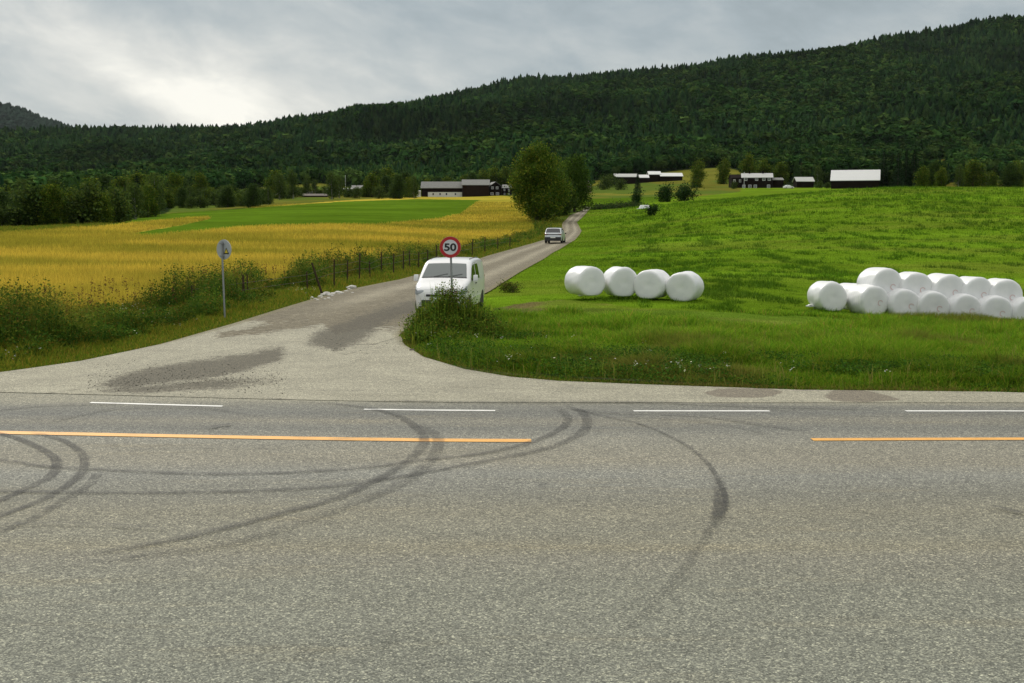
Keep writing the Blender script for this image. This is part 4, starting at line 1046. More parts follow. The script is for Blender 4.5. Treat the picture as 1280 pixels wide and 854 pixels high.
def back_sign():
    p = at_d(280.5, 40.0); root = empty('round_sign', p, math.radians(-32)); c = zat(312, 40.0)-p.z; x0 = -.04
    MB().tube([(.03, 0, -.4), (x0, 0, c+.27)], .032, 12).build('pole', M['galv'], root, 40)
    R = .33; plate = MB().lathe_y([(-.004, R-.01), (-.004, R), (.02, R), (.02, R-.012), (.004, R-.014)], (x0+.04, .05, c), 48).build('sign_plate', M['sign_back'], root, 30)
    def tri(s_, y, name, mat):
        cx, cz = x0+.16, c-.06
        return MB().add([(cx-s_, y, cz-s_*.75), (cx+s_, y, cz-s_*.75), (cx, y, cz+s_), (cx-s_, y+.002, cz-s_*.75), (cx+s_, y+.002, cz-s_*.75), (cx, y+.002, cz+s_)], [(0, 1, 2), (5, 4, 3), (0, 3, 4, 1), (1, 4, 5, 2), (2, 5, 3, 0)]).build(name, mat, plate)
    tri(.125, .040, 'warning_triangle', M['sign_black']); tri(.075, .037, 'triangle_field', M['sign_yellow'])
    for dz in (-.22, .2): MB().box((x0, .0, c+dz), (.13, .09, .045)).build('bracket', M['galv'], root)
    MB().box((x0, .02, c), (.05, .04, .5)).build('rail', M['galv'], root)
    tag(root, 'grey back of a round sign with a small yellow triangle sticker on a pole', 'road sign')
back_sign()

# ------------------------------------------------------------------ vehicles
class Car:
    def __init__(s, L, top, half, bot, belt, tum, rc, camber=.03):
        s.L, s.top, s.half, s.bot, s.belt, s.tum, s.rc, s.cam = L, top, half, bot, belt, tum, rc, camber
    def zt(s, a): return float(np.interp(a, *zip(*s.top)))
    def hw(s, a): return float(np.interp(a, *zip(*s.half)))
    def zb(s, a): return float(np.interp(a, *zip(*s.bot)))
    def tf(s, z):
        zr = max(q[1] for q in s.top); t = max(0, (z-s.belt)/(zr-s.belt)); lo = max(0, (.55-z)/.4)
        return 1-s.tum*t**1.15-.05*lo
    def side(s, a, z): return s.hw(a)*s.tf(z)
    def ringpts(s, a):
        zt, zb = s.zt(a), s.zb(a); rc = min(s.rc, (zt-zb)*.45); P = []
        for i in range(10): z = zb+(zt-rc-zb)*i/9; P.append((s.side(a, z), z))
        y1 = s.side(a, zt-rc)
        for i in range(1, 7): t = PI/2*i/6; P.append((y1-rc*1.3*(1-math.cos(t)), zt-rc+rc*math.sin(t)-s.cam*(1 if i == 6 else .9)*.6))
        y2 = P[-1][0]
        for i in range(1, 5): f = 1-i/4; P.append((y2*f, zt-s.cam*.6*f*f))
        return P
    def topz(s, a, y):
        P = s.ringpts(a)[15:]; ys = [p[0] for p in P][::-1]; zs = [p[1] for p in P][::-1]
        return float(np.interp(abs(y), ys, zs))
    def body(s, n=70):
        A = sorted(set([round(q[0], 4) for q in s.top+s.half]+[round(x, 4) for x in np.linspace(-s.L/2, s.L/2, n)]))
        mb = MB(); R = []
        for a in A:
            P = s.ringpts(a); full = [(-y, z) for y, z in P[::-1]][:-0 or None]; full = [(-y, z) for y, z in P][:]+[(y, z) for y, z in P[::-1][1:]]
            R.append([(y, a, z) for y, z in full])
        m = len(R[0]); vs = [v for r in R for v in r]; fs = []
        for i in range(len(R)-1):
            for k in range(m-1): fs.append((i*m+k, i*m+k+1, (i+1)*m+k+1, (i+1)*m+k))
            fs.append((i*m+m-1, i*m, (i+1)*m, (i+1)*m+m-1))
        fs.append(tuple(range(m))[::-1]); fs.append(tuple((len(R)-1)*m+k for k in range(m)))
        return mb.add(vs, fs)
    def side_patch(s, poly, sgn, off=.006, mb=None):
        """polygon in (a,z) -> subdivided by z rows"""
        mb = mb or MB(); mb.add([(sgn*(s.side(a, z)+off), a, z) for a, z in poly]+[(sgn*(s.side(a, z)-.01), a, z) for a, z in poly], [tuple(range(len(poly)))]+[(i, (i+1) % len(poly), len(poly)+(i+1) % len(poly), len(poly)+i) for i in range(len(poly))]); return mb
    def top_patch(s, a0, a1, y0, y1, off=.01, na=8, ny=12, mb=None, yt=None):
        mb = mb or MB(); vs = []; fs = []
        for i in range(na+1):
            a = a0+(a1-a0)*i/na; f = i/na
            yb = y0+(y1-y0)*f
            for j in range(ny+1):
                y = -yb+2*yb*j/ny; dzda = (s.zt(a+.03)-s.zt(a-.03))/.06; nl = math.hypot(1, dzda)
                vs.append((y, a-off*dzda/nl, s.topz(a, y)+off/nl))
        for i in range(na):
            for j in range(ny): b = i*(ny+1)+j; fs.append((b, b+1, b+ny+2, b+ny+1))
        return mb.add(vs, fs)
def wheel(parent, x, y, r, w, sgn):
    g = empty('wheel', (x, y, r)); g.parent = parent
    Mx = Matrix.Rotation(PI/2, 4, 'Z')
    t = MB().lathe_y([(-w/2, r*.68), (-w/2, r*.92), (-w/2+.03, r), (w/2-.03, r), (w/2, r*.92), (w/2, r*.68)], n=32, M=Mx).build('tyre', M['tyre'], g, 40)
    mb = MB().lathe_y([(-w*.3, r*.66), (w*.3, r*.66)], n=28, M=Mx)
    for k in range(8):
        a = 2*PI*k/8; R_ = Matrix.Rotation(a, 4, 'X'); mb.box((sgn*w*.42, 0, r*.36), (.03, r*.14, r*.5), R_)
    mb.lathe_y([(0, r*.14), (sgn*-w*.48, r*.10)], n=12, M=Mx)
    mb.build('rim', M['rim'], g, 40)
def arch(car, a, r, mat, parent):
    for sgn in (-1, 1):
        mb = MB(); pts = []
        n = 16; zc = r*.92
        P = [(a+math.cos(PI*k/n)*r*1.17, zc+math.sin(PI*k/n)*r*1.17) for k in range(n+1)]
        P = [(a+r*1.17, car.zb(a))]+P+[(a-r*1.17, car.zb(a))]
        car.side_patch(P, sgn, .004, mb); mb.build('wheel_arch', mat, parent)
def van():
    p = at_d(563.5, 41.5); c = Car(4.38,
        [(-2.19, .62), (-2.175, .80), (-2.12, .90), (-2.0, .98), (-1.7, 1.09), (-1.35, 1.17), (-1.18, 1.22), (-.95, 1.40), (-.62, 1.64), (-.42, 1.745), (-.2, 1.79), (.2, 1.82), (.9, 1.825), (1.6, 1.80), (1.95, 1.76), (2.08, 1.68), (2.14, 1.35), (2.19, .75)],
        [(-2.19, .50), (-2.17, .62), (-2.10, .74), (-1.95, .82), (-1.7, .87), (-1.2, .90), (0, .905), (1.5, .90), (2.0, .875), (2.12, .84), (2.19, .78)],
        [(-2.19, .32), (-2.0, .24), (0, .24), (2.0, .26), (2.19, .38)], 1.05, .135, .13)
    dirx = LW[11][0]-LW[9][0], LW[11][1]-LW[9][1]
    root = empty('delivery_van', p, math.radians(-7.5), rx=math.radians(.6)); root.location.z += .03
    body = c.body().build('body', M['paint_white'], root, 32)
    c.top_patch(-1.15, -.56, .76, .655, .008, 10, 14).build('windscreen', M['glass_screen'], root, 60)
    c.top_patch(-1.19, -1.145, .77, .765, .010, 2, 12).build('wiper_cowl', M['black_plastic'], root, 60)
    for k, sg in enumerate((-.35, .15)):
        MB().tube([(sg, -1.17, c.topz(-1.17, sg)+.03), (sg+.45, -1.05, c.topz(-1.05, sg+.4)+.025)], .007, 6).build('wiper', M['black_plastic'], root)
    for sgn in (-1, 1):
        c.side_patch([(-.98, 1.17), (-.62, 1.50), (-.40, 1.60), (-.06, 1.63), (-.06, 1.10), (-.80, 1.10)], sgn).build('door_window', M['glass_dark'], root)
        c.side_patch([(.06, 1.11), (.06, 1.63), (.62, 1.62), (.70, 1.50), (.72, 1.13)], sgn).build('side_window', M['glass_dark'], root)
        for a in (-1.02, 0.0, .92): c.side_patch([(a, .38), (a, 1.12), (a+.012, 1.12), (a+.012, .38)], sgn, .003).build('door_seam', M['black_plastic'], root)
        c.side_patch([(0, 1.66), (1.9, 1.64), (1.9, 1.65), (0, 1.67)], sgn, .003).build('door_rail', M['black_plastic'], root)
        mb = MB(); c.side_patch([(-.95, .50), (-.95, .56), (.95, .56), (.95, .50)], sgn, .014, mb); mb.build('side_moulding', M['paint_white'], root)
        MB().box((sgn*(c.side(.0, .98)+.02), -.16, .99), (.035, .17, .035)).build('door_handle', M['black_plastic'], root, bevel=.008)
        m_ = MB().box((sgn*1.02, -.88, 1.19), (.17, .12, .22), taper=.88).build('mirror', M['paint_white'], root, 40, bevel=.03)
        MB().box((sgn*1.02, -.815, 1.19), (.13, .01, .17)).build('mirror_glass', M['glass_dark'], m_)
        MB().box((sgn*.93, -.88, 1.13), (.12, .07, .045)).build('mirror_arm', M['black_plastic'], m_, bevel=.01)
        # headlight: lens wrapped over the front corner
        hl = MB(); vs = []; fs = []
        for i in range(9):
            a = -2.12+i/8*.40
            for j in range(6):
                z0 = .70+.04*i/8; z1 = .86+.13*i/8; z1 = min(z1, c.zt(a)-.06); z = z0+(z1-z0)*j/5
                vs.append((sgn*(c.side(a, z)+.012), a-.012, z))
        for i in range(8):
            for j in range(5): b = i*6+j; fs.append((b, b+1, b+7, b+6))
        hl.add(vs, fs).build('headlight', M['headlight'], root, 60)
        MB().box((sgn*.61, -2.10, .80), (.27, .14, .13), taper=.8).build('headlamp', M['headlight'], root, 40, bevel=.04)
        MB().lathe_y([(-.01, .05), (.02, .05)], (sgn*.60, -2.17, .42), 16).build('fog_lamp', M['headlight'], root)
        MB().box((sgn*.80, 2.16, .95), (.10, .05, .42)).build('tail_light', M['taillight'], root, bevel=.01)
        MB().tube([(sgn*.68, -.1, 1.80), (sgn*.68, 1.5, 1.815)], .012, 6).build('roof_strip', M['black_plastic'], root)
        for a in (-1.36, 1.37): wheel(root, sgn*.80, a, .315, .19, sgn)
    for a in (-1.36, 1.37): arch(c, a, .315, M['black_plastic'], root)
    MB().box((0, -2.185, .44), (1.15, .06, .20)).build('lower_grille', M['black_plastic'], root, bevel=.03)
    MB().box((0, -2.195, .69), (.85, .03, .07)).build('upper_grille', M['black_plastic'], root, bevel=.012)
    MB().box((0, -2.17, .30), (1.35, .08, .08)).build('bumper_lip', M['black_plastic'], root, bevel=.02)
    MB().lathe_y([(-.008, .05), (.006, .055)], (0, -2.20, .80), 20).build('badge', M['rim'], root)
    MB().box((0, -2.225, .50), (.52, .012, .11)).build('number_plate', M['plate'], root)
    mb = MB(); c.top_patch(-1.9, -1.3, .62, .70, .003, 1, 1)
    tag(root, 'white panel van parked nose towards the main road behind the 50 sign', 'van')
van()
def suv():
    p = at_d(694, 128); c = Car(4.6,
        [(-2.3, .68), (-2.27, .85), (-2.1, .95), (-1.2, 1.05), (-.95, 1.12), (-.2, 1.52), (.2, 1.62), (1.0, 1.63), (1.6, 1.58), (1.85, 1.50), (2.08, 1.12), (2.2, 1.08), (2.27, .95), (2.3, .62)],
        [(-2.3, .62), (-2.1, .82), (-1.6, .91), (0, .94), (1.6, .93), (2.1, .88), (2.3, .80)],
        [(-2.3, .35), (-2.0, .25), (2.0, .28), (2.3, .42)], .98, .20, .12)
    root = empty('suv', p, PI+math.radians(-8), rx=math.radians(.8)); root.location.z += .02
    c.body().build('body', M['paint_silver'], root, 32)
    c.top_patch(1.79, 2.09, .66, .76, .012, 5, 10).build('rear_window', M['glass_dark'], root, 60)
    MB().box((0, 1.78, 1.59), (1.22, .16, .035)).build('roof_spoiler', M['paint_silver'], root, bevel=.012)
    for sgn in (-1, 1):
        c.side_patch([(-.85, 1.03), (-.3, 1.42), (.0, 1.52), (1.2, 1.52), (1.6, 1.40), (1.75, 1.12), (1.7, 1.05)], sgn).build('side_window', M['glass_dark'], root)
        MB().box((sgn*.70, 2.26, .93), (.36, .07, .10)).build('tail_light', M['taillight'], root, bevel=.012)
        MB().box((sgn*1.03, -.75, 1.05), (.16, .10, .14)).build('mirror', M['black_plastic'], root, bevel=.02)
        MB().tube([(sgn*.55, 2.33, .33), (sgn*.55, 2.2, .33)], .04, 10).build('exhaust', M['rim'], root)
        for a in (-1.38, 1.38): wheel(root, sgn*.83, a, .35, .22, sgn)
    for a in (-1.38, 1.38): arch(c, a, .35, M['black_plastic'], root)
    MB().box((0, 2.27, .93), (1.45, .09, .07)).build('light_bar', M['black_plastic'], root)
    MB().box((0, 2.26, .45), (1.70, .16, .40)).build('rear_bumper', M['black_plastic'], root, bevel=.03)
    MB().box((0, 2.345, .60), (.52, .01, .11)).build('number_plate', M['plate'], root)
    tag(root, 'silver sport utility vehicle seen from behind driving up the gravel road', 'car')
suv()

# ------------------------------------------------------------------ wrapped bales
def bale_mesh(seed, R=.61, Lh=.60):
    g = random.Random(seed); prof = []
    for y, r in [(-Lh, 0.0), (-Lh-.012, .30), (-Lh-.008, .80), (-Lh+.008, .90), (-Lh+.045, .965), (-Lh+.11, .995), (-Lh+.3, 1.005), (0, 1.0), (Lh-.3, 1.005), (Lh-.11, .995), (Lh-.045, .965), (Lh-.008, .90), (Lh+.008, .80), (Lh+.012, .30), (Lh, 0.0)]:
        prof.append((y, max(.001, r*R)))
    # densify
    ys = []; 
    for i in range(len(prof)-1):
        k = 3
        for j in range(k): t = j/k; ys.append((prof[i][0]*(1-t)+prof[i+1][0]*t, prof[i][1]*(1-t)+prof[i+1][1]*t))
    ys.append(prof[-1]); mb = MB().lathe_y(ys, n=56)
    ph = [g.uniform(0, 6) for _ in range(6)]; out = []
    for x, y, z in mb.v:
        t = math.atan2(z, x); q = 1+.018*math.sin(2*t+ph[0])+.012*math.sin(3*t+ph[1]+y*3)+.006*math.sin(7*t+ph[2]+5*y)+.005*math.sin(13*t+ph[3]-8*y)
        n_ = mnoise.noise(Vector((x*2.4+ph[4], y*2.4, z*2.4+ph[5])))*.03
        x2, z2 = x*q*(1+n_), z*q*(1+n_); y2 = y*(1+.03*math.sin(t+ph[4])*math.hypot(x, z)/R)
        # sag: flattened where it sits
        if z2 < -.50: z2 = -.50+(z2+.50)*.35
        z2 *= .985
        out.append((x2, y2, z2))
    mb.v = out; return mb
protos = []
def bale(u, v, Y, rz, label, group=None, seed=0, roll=0, mark=True, sc=1.0, tilt=0, sits=None):
    """u,v pixel of the bale's centre"""
    dx, dy, dz = ray(u, v); x = dx/dy*Y; z = CH+dz/dy*Y
    root = empty('wrapped_bale', (x, Y, z), math.radians(rz)); root.rotation_euler = (math.radians(tilt), math.radians(roll), math.radians(rz))
    if sc != 1: root.scale = (sc, sc, sc)
    bale_mesh(seed).build('wrap', M['bale'], root, 0)
    if mark:
        mb = MB(); n = 14; cx, cz = .17, -.05; vs = []; fs = []
        for k in range(n+1):
            t = math.radians(20+ (250)*k/n)
            for r in (.082, .104): vs.append((cx+r*math.cos(t), -.629, cz+r*math.sin(t)))
        for k in range(n): fs.append((2*k, 2*k+2, 2*k+3, 2*k+1))
        mb.add(vs, fs); mb.build('printed_mark', M['bale_mark'], root)
    tag(root, label, 'hay bale', group); return root
G1 = 'white wrapped bales lying in a row near the van'; G2 = 'white wrapped bales stacked in two rows'
bale(731, 352, 45.0, 26, 'leftmost bale of the row of four, tilted with torn wrap at its foot', G1, 1, 0, False, .97)
bale(775, 353, 45.3, 12, 'second bale from the left in the row of four', G1, 2, 0, False, .97)
bale(816, 356, 45.0, -26, 'third bale from the left in the row of four', G1, 3, 0, False, .95)
bale(856, 359, 44.8, -24, 'rightmost bale of the row of four', G1, 4, 0, False, .97)
bale(1034, 371, 43.6, 10, 'plain bale standing apart at the left end of the stack with a loose wrap tail', G2, 5, 0, False, .93)
bale(1066, 373, 44.8, 30, 'half hidden bale wedged behind the left end of the stack', G2, 6, 0, False, .92)
ordn = ['first', 'second', 'third', 'fourth', 'fifth', 'sixth']
for i, (u, v) in enumerate([(1084, 376), (1125, 380), (1161, 383), (1200, 386), (1238, 389), (1277, 391)]):
    bale(u, v, 43.2-i*.12, (15, 6, 2, 7, 3, 5)[i], '%s bale from the left in the bottom row of the stack' % ordn[i], G2, 10+i, 0, True, (.96, .94, .95, .92, .96, .94)[i])
for i, (u, v) in enumerate([(1099, 357), (1139, 361), (1177, 364), (1214, 367), (1250, 370)]):
    bale(u, v-1, 43.7-i*.12, (14, 5, 11, 7, 3)[i], '%s bale from the left in the top row of the stack' % ordn[i], G2, 20+i, 0, True, (1.02, .98, 1.0, .97, .99)[i])
def scrap(u, v, label, seed, w=.35):
    p = at(u, v); g = random.Random(seed); bm = bmesh.new(); bmesh.ops.create_icosphere(bm, subdivisions=3, radius=w)
    for q in bm.verts:
        n_ = mnoise.noise(q.co*6+Vector((seed, 0, 0))); q.co *= 1+n_*.5; q.co.z *= .28; q.co.y *= .5
    me = bpy.data.meshes.new('wrap_scrap'); bm.to_mesh(me); bm.free(); me.materials.append(M['bale']); o = link('wrap_scrap', me); o.location = p+Vector((0, -.1, .12)); tag(o, label, 'plastic scrap')
scrap(728, 371, 'crumpled scrap of white wrap under the leftmost bale of the four', 3, .30)
scrap(1014, 386, 'loose tail of white wrap beside the single bale left of the stack', 5, .20)

# ------------------------------------------------------------------ fence and stones
def fence():
    posts = [(296, 335, 358), (303, 334, 358), (306.5, 339, 358), (310, 341, 358), (241, 352, 378), (385, 333, 352), (417.5, 322, 347), (434, 320, 345), (449, 316, 343), (463, 318, 341), (477, 312, 338), (491.5, 311, 335), (504, 309, 333), (512.5, 308, 331), (523, 307, 330), (534, 305, 328), (545, 304, 326), (590, 297, 316), (606, 294, 312), (622, 292, 309), (637, 289, 305)]
    pts = []
    for u, vt, vb in posts:
        d = np.interp(u, [241, 303, 385, 417, 477, 545, 640], [43, 47, 52, 55, 64, 78, 118]); p = at_d(u, float(d)); h = zat(vt, float(d))-p.z; pts.append((u, p, min(h, 1.45)*(.86+.14*math.sin(u*7))))
    root = empty('wire_fence', pts[6][1]); o = root.location.copy()
    for i, (u, p, h) in enumerate(pts):
        q = p-o; r = .026+.0002*p.y if i > 3 else .028; MB().tube([(q.x, q.y, q.z-.3), (q.x+rnd.uniform(-.06, .06), q.y, q.z+h*.97), (q.x+rnd.uniform(-.06, .06), q.y, q.z+h)], [r, r*.92, r*.6], 8).build('post', M['post_wood'], root, 40)
    ln = sorted([(p.y, p, h) for u, p, h in pts[4:]], key=lambda t: t[0]); mb = MB()
    for zz in (.55, .85):
        P = [(p-o)+Vector((0, 0, min(h, 1.2)*zz)) for _, p, h in ln]; mb.tube(P, .006, 4, False)
    mb.build('wire', M['wire'], root)
    tag(root, 'old wooden post and wire fence along the edge of the wheat field', 'fence')
    p = at_d(401, 50.0); L = empty('leaning_stake', p); top = at_d(392, 50.0); MB().tube([(.1, 0, -.1), (top.x-p.x-.05, 0, 1.35)], [.05, .04], 8).build('stake', M['post_wood'], L, 40)
    tag(L, 'dark wooden stake leaning left in the weeds beside the fence', 'stake')
fence()
def stones():
    sp_ = [(371, 362.5, .16), (375, 362, .13), (379, 363, .14), (383, 365, .12), (390, 370, .11), (394, 372, .12), (400, 369, .14), (404, 367, .18), (409, 366, .22), (413, 367.5, .17), (416, 365.5, .15), (411, 371, .12), (419, 364.5, .14), (423, 364.5, .18), (427, 365, .13), (433, 362, .12), (440, 358.5, .28), (441, 364, .10), (436, 360, .14), (397, 373, .08), (406, 372, .09)]
    sp_ = sp_+[(u+rnd.uniform(-5, 5), v+rnd.uniform(-1.5, 2.5), r*.55) for u, v, r in sp_]
    for i, (u, v, r) in enumerate(sp_):
        r *= .68
        p = at(u, v+3); bm = bmesh.new(); bmesh.ops.create_icosphere(bm, subdivisions=2, radius=r)
        for q in bm.verts: q.co *= 1+mnoise.noise(q.co*4/r*.25+Vector((i*3, 1, 2)))*.45; q.co.z *= .62; q.co.x *= 1.25
        me = bpy.data.meshes.new('stone'); bm.to_mesh(me); bm.free(); me.materials.append(M['stone']); o = link('stone', me); o.location = p+Vector((0, 0, r*.35)); o.rotation_euler.z = rnd.uniform(0, 6)
        tag(o, 'pale grey stone in the scatter along the left edge of the gravel road', 'stone', 'pale stones at the edge of the gravel road')
    for i, (u, v) in enumerate(((112, 489), (104, 487), (99, 489), (57, 493))): pass
    p = at(515, 438.5); o = link('dry_leaf', MB().box((0, 0, 0), (.12, .07, .012), Matrix.Rotation(.3, 4, 'X')).build('x', M['bark']).data); 
    bpy.data.objects.remove(bpy.data.objects['x']); o.location = p+Vector((0, 0, .03)); o.rotation_euler.z = .5
    tag(o, 'small dry brown leaf lying on the pale asphalt by the verge corner', 'leaf')
stones()

# ------------------------------------------------------------------ buildings
def house(name, label, cat, u0, u1, Y, vb, wall, depth, roofh, wm, rm, rz=0, over=.5, windows=(), base=None, chimneys=0, gable_front=False, extra_down=2.5, roof_flat=None):
    """u0..u1: wall span in the photo; wall: wall height m; windows: (fx, z, w, h)"""
    s_ = (Y*cp-(zat(vb, Y)-CH)*sp)/F; w = (u1-u0)*s_/max(.3, math.cos(math.radians(rz)))
    x = ((u0+u1)/2-640)*s_; z = zat(vb, Y); root = empty(name, (x, Y, z), math.radians(rz))
    mb = MB().box((0, depth/2, (wall-extra_down)/2), (w, depth, wall+extra_down))
    if gable_front:
        mb.add([(-w/2, 0, wall), (w/2, 0, wall), (0, 0, wall+roofh), (-w/2, depth, wall), (w/2, depth, wall), (0, depth, wall+roofh)], [(0, 1, 2), (5, 4, 3)])
    else:
        mb.add([(-w/2, 0, wall), (-w/2, depth, wall), (-w/2, depth/2, wall+roofh), (w/2, 0, wall), (w/2, depth, wall), (w/2, depth/2, wall+roofh)], [(0, 1, 2), (5, 4, 3)])
    mb.build('wall', wm, root)
    t = .22; r = MB()
    if gable_front:
        for sg in (-1, 1):
            e = (sg*(w/2+over), wall-roofh*over/(w/2)); r.add([(e[0], -over, e[1]), (e[0], depth+over, e[1]), (0, depth+over, wall+roofh+.02), (0, -over, wall+roofh+.02), (e[0], -over, e[1]+t), (e[0], depth+over, e[1]+t), (0, depth+over, wall+roofh+t), (0, -over, wall+roofh+t)], [(0, 1, 2, 3), (7, 6, 5, 4), (0, 4, 5, 1), (1, 5, 6, 2), (3, 7, 4, 0), (2, 6, 7, 3)])
    else:
        for sg in (-1, 1):
            ey = depth/2+sg*(depth/2+over); ez = wall-roofh*over/(depth/2)
            r.add([(-w/2-over, ey, ez), (w/2+over, ey, ez), (w/2+over, depth/2, wall+roofh+.02), (-w/2-over, depth/2, wall+roofh+.02), (-w/2-over, ey, ez+t), (w/2+over, ey, ez+t), (w/2+over, depth/2, wall+roofh+t), (-w/2-over, depth/2, wall+roofh+t)], [(0, 1, 2, 3), (7, 6, 5, 4), (0, 4, 5, 1), (1, 5, 6, 2), (3, 7, 4, 0), (2, 6, 7, 3)])
    rf = r.build('roof', rm, root)
    for k in range(chimneys): MB().box(((-.25+.45*k)*w, depth/2, wall+roofh+.5), (.6, .6, 1.4)).build('chimney', M['timber'], rf)
    if base: MB().box((base[0]*w, -.03, base[1]/2-.2), (base[2]*w, .1, base[1]+.4)).build('foundation_wall', M['whitewash'], root)
    for fx, wz, ww, wh in windows:
        xx = fx*w; f = MB()
        b_ = .16
        for dx_, dz_, sx_, sz_ in ((-ww/2-b_/2, 0, b_, wh+2*b_), (ww/2+b_/2, 0, b_, wh+2*b_), (0, wh/2+b_/2, ww, b_), (0, -wh/2-b_/2, ww, b_), (0, 0, .09, wh), (0, 0.1, ww, .07)): f.box((xx+dx_, -.10, wz+dz_), (sx_, .10, sz_))
        fo = f.build('window', M['trim'], root); MB().box((xx, -.06, wz), (ww, .05, wh)).build('pane', M['pane'], fo)
    tag(root, label, cat); return root
# farm left of the big tree
h = house('barn', 'long low grey roofed barn with white base wall and four small dark openings', 'barn', 527, 577.5, 600, 246.5, 4.6, 10, 3.0, M['timber'], M['slate'], 0, .5)
s6 = 600/F
def barn_base(root, w):
    f = MB().box((0, 0, 0), (1, 1, 1)); 
hw_ = (577.5-527)*s6
fw = MB().box((hw_*.08, -.06, 1.15), (hw_*.84, .15, 2.6)).build('white_base_wall', M['whitewash'], h)
for fx in (-.21, -.04, .115, .335): MB().box((hw_*(fx), -.15, 1.5), (.7, .06, .9)).build('small_window', M['pane'], fw)
house('barn', 'taller dark timber barn joined to the right end of the grey roofed barn', 'barn', 578, 611, 598, 247.5, 6.4, 11, 2.6, M['timber2'], M['slate'], 0, .5)
house('farmhouse', 'dark gabled farmhouse with white windows beside the taller barn', 'house', 612, 627, 606, 246.5, 5.3, 9, 2.2, M['timber'], M['slate'], 14, .5, [(-.27, 4.6, .9, 1.0), (.12, 4.6, .9, 1.0), (-.3, 1.7, 1.3, 1.0), (.15, 1.7, 1.3, 1.0)], gable_front=True)
house('farmhouse', 'dark house wing with narrow white windows partly behind the big tree', 'house', 627.5, 640, 612, 246.5, 4.6, 7, 1.6, M['timber'], M['slate'], -10, .4, [(-.25, 3.9, .5, 1.3), (.2, 3.4, .5, 1.3), (-.25, 1.3, .5, 1.3), (.2, 1.0, .5, 1.3)])
house('shed', 'tiny white painted shed at the left end of the grey roofed barn', 'shed', 521, 525.5, 590, 243, 1.3, 2, .4, M['whitewash'], M['tin'], 0, .1)
# right hand farm on the crest
wn = []
for fx in (-.38, -.02, .22, .40): wn.append((fx, 4.75, .95, 1.0))
for fx in (-.44, -.24, -.06, .38): wn.append((fx, 1.75, .95, 1.1))
house('farmhouse', 'long dark two storey farmhouse with white windows on the crest', 'house', 928, 964.5, 500, 238.5, 5.4, 8, 1.7, M['timber'], M['tin'], -9, .4, wn, chimneys=2)
house('farmhouse', 'small dark side wing left of the long two storey farmhouse', 'house', 914.5, 927.5, 503, 238, 5.0, 7, 1.4, M['timber'], M['timber'], 0, .2, [(-.25, 3.9, .6, .9), (.3, 3.9, .6, .9)])
house('shed', 'low dark annex against the right end of the long farmhouse', 'shed', 965.5, 979, 502, 236.5, 3.7, 6, .9, M['timber'], M['slate'], 0, .3)
house('shed', 'low dark shed with pale roof between farmhouse and big barn', 'shed', 996, 1017, 505, 237, 3.4, 7, 1.7, M['timber'], M['tin'], 0, .4)
house('barn', 'wide dark barn with a bright white metal roof on the crest at right', 'barn', 1041, 1096, 470, 237, 3.6, 13, 4.0, M['timber'], M['tin2'], -17, .4)
# white roofed farm further up
house('barn', 'long dark barn with white metal roof, rightmost of the far farm row', 'barn', 826, 853, 640, 228.5, 3.4, 9, 1.7, M['timber'], M['tin2'], 0, .4)
house('barn', 'slightly taller dark barn with two white roof pieces in the far farm row', 'barn', 811, 826, 642, 228, 4.1, 9, 1.7, M['timber'], M['tin2'], 0, .3)
house('shed', 'small dark shed with white roof, middle of the far farm row', 'shed', 799, 811, 638, 228, 2.4, 7, 1.5, M['timber'], M['tin2'], 0, .3)
house('farmhouse', 'low dark building with long pale roof, leftmost of the far farm row', 'house', 769, 797, 632, 228.5, 3.0, 8, 1.6, M['timber'], M['tin'], 3, .4)
house('cabin', 'small pinkish gabled cabin right of the two big trees', 'cabin', 732, 739, 520, 237, 1.6, 4, 2.0, pbr('pinkish_boards', (.34, .22, .19), .8), M['tin'], 0, .2, gable_front=True)
# left hand farms
house('shed', 'open brown shed with pale grey roof left of the middle farms', 'shed', 374, 389, 560, 248.5, 2.3, 6, 1.0, M['timber2'], M['slate'], 0, .4)
house('cabin', 'small brown gabled cabin among the bushes left of the flagpole', 'cabin', 407, 417, 590, 246, 2.0, 6, 1.6, M['timber2'], M['slate'], 20, .4, gable_front=True)
house('farmhouse', 'low dark building with light grey roof beside the flagpole', 'house', 429, 439, 600, 244.5, 2.6, 7, 1.0, M['timber'], M['tin'], 0, .4)
house('farmhouse', 'grey roofed house right of the flagpole, half hidden by trees', 'house', 439.5, 452, 610, 243.5, 3.2, 7, 1.4, M['timber'], M['slate'], 0, .4)
house('barn', 'very low long black barn at the top edge of the green strip', 'barn', 379, 409, 520, 250, 1.7, 6, .8, M['timber'], M['turf_roof'], 6, .3)
house('cabin', 'red painted cabin high in the trees on the left', 'cabin', 112, 122, 760, 236, 4.6, 7, 2.2, M['red_wall'], M['turf_roof'], 0, .4)
house('cabin', 'pale gabled cabin glimpsed between trees above the barn', 'cabin', 504, 513, 660, 238, 3.6, 6, 2.0, M['timber2'], M['tin'], 0, .3)
def pole(name, label, cat, u, Y, vt, r, mat, arm=False):
    p = at_d(u, Y); h_ = zat(vt, Y)-p.z; root = empty(name, p); MB().tube([(0, 0, -.5), (0, 0, h_)], [r, r*.6], 8).build('shaft', mat, root, 40)
    if arm: MB().box((0, 0, h_-.6), (1.8, .15, .15)).build('crossarm', mat, root)
    else: MB().lathe_y([(-.1, .05), (0, .16), (.1, .05)], (0, 0, h_+.1), 10).build('finial', mat, root)
    tag(root, label, cat)
M['flag_white'] = pbr('white_pole_paint', (.7, .72, .72), .5)
pole('flagpole', 'thin pale flagpole by the middle farm left of the barn', 'flagpole', 432, 596, 220, .10, M['flag_white'])
pole('flagpole', 'short pale flagpole rising in front of the long farmhouse', 'flagpole', 930, 492, 216, .09, M['flag_white'])
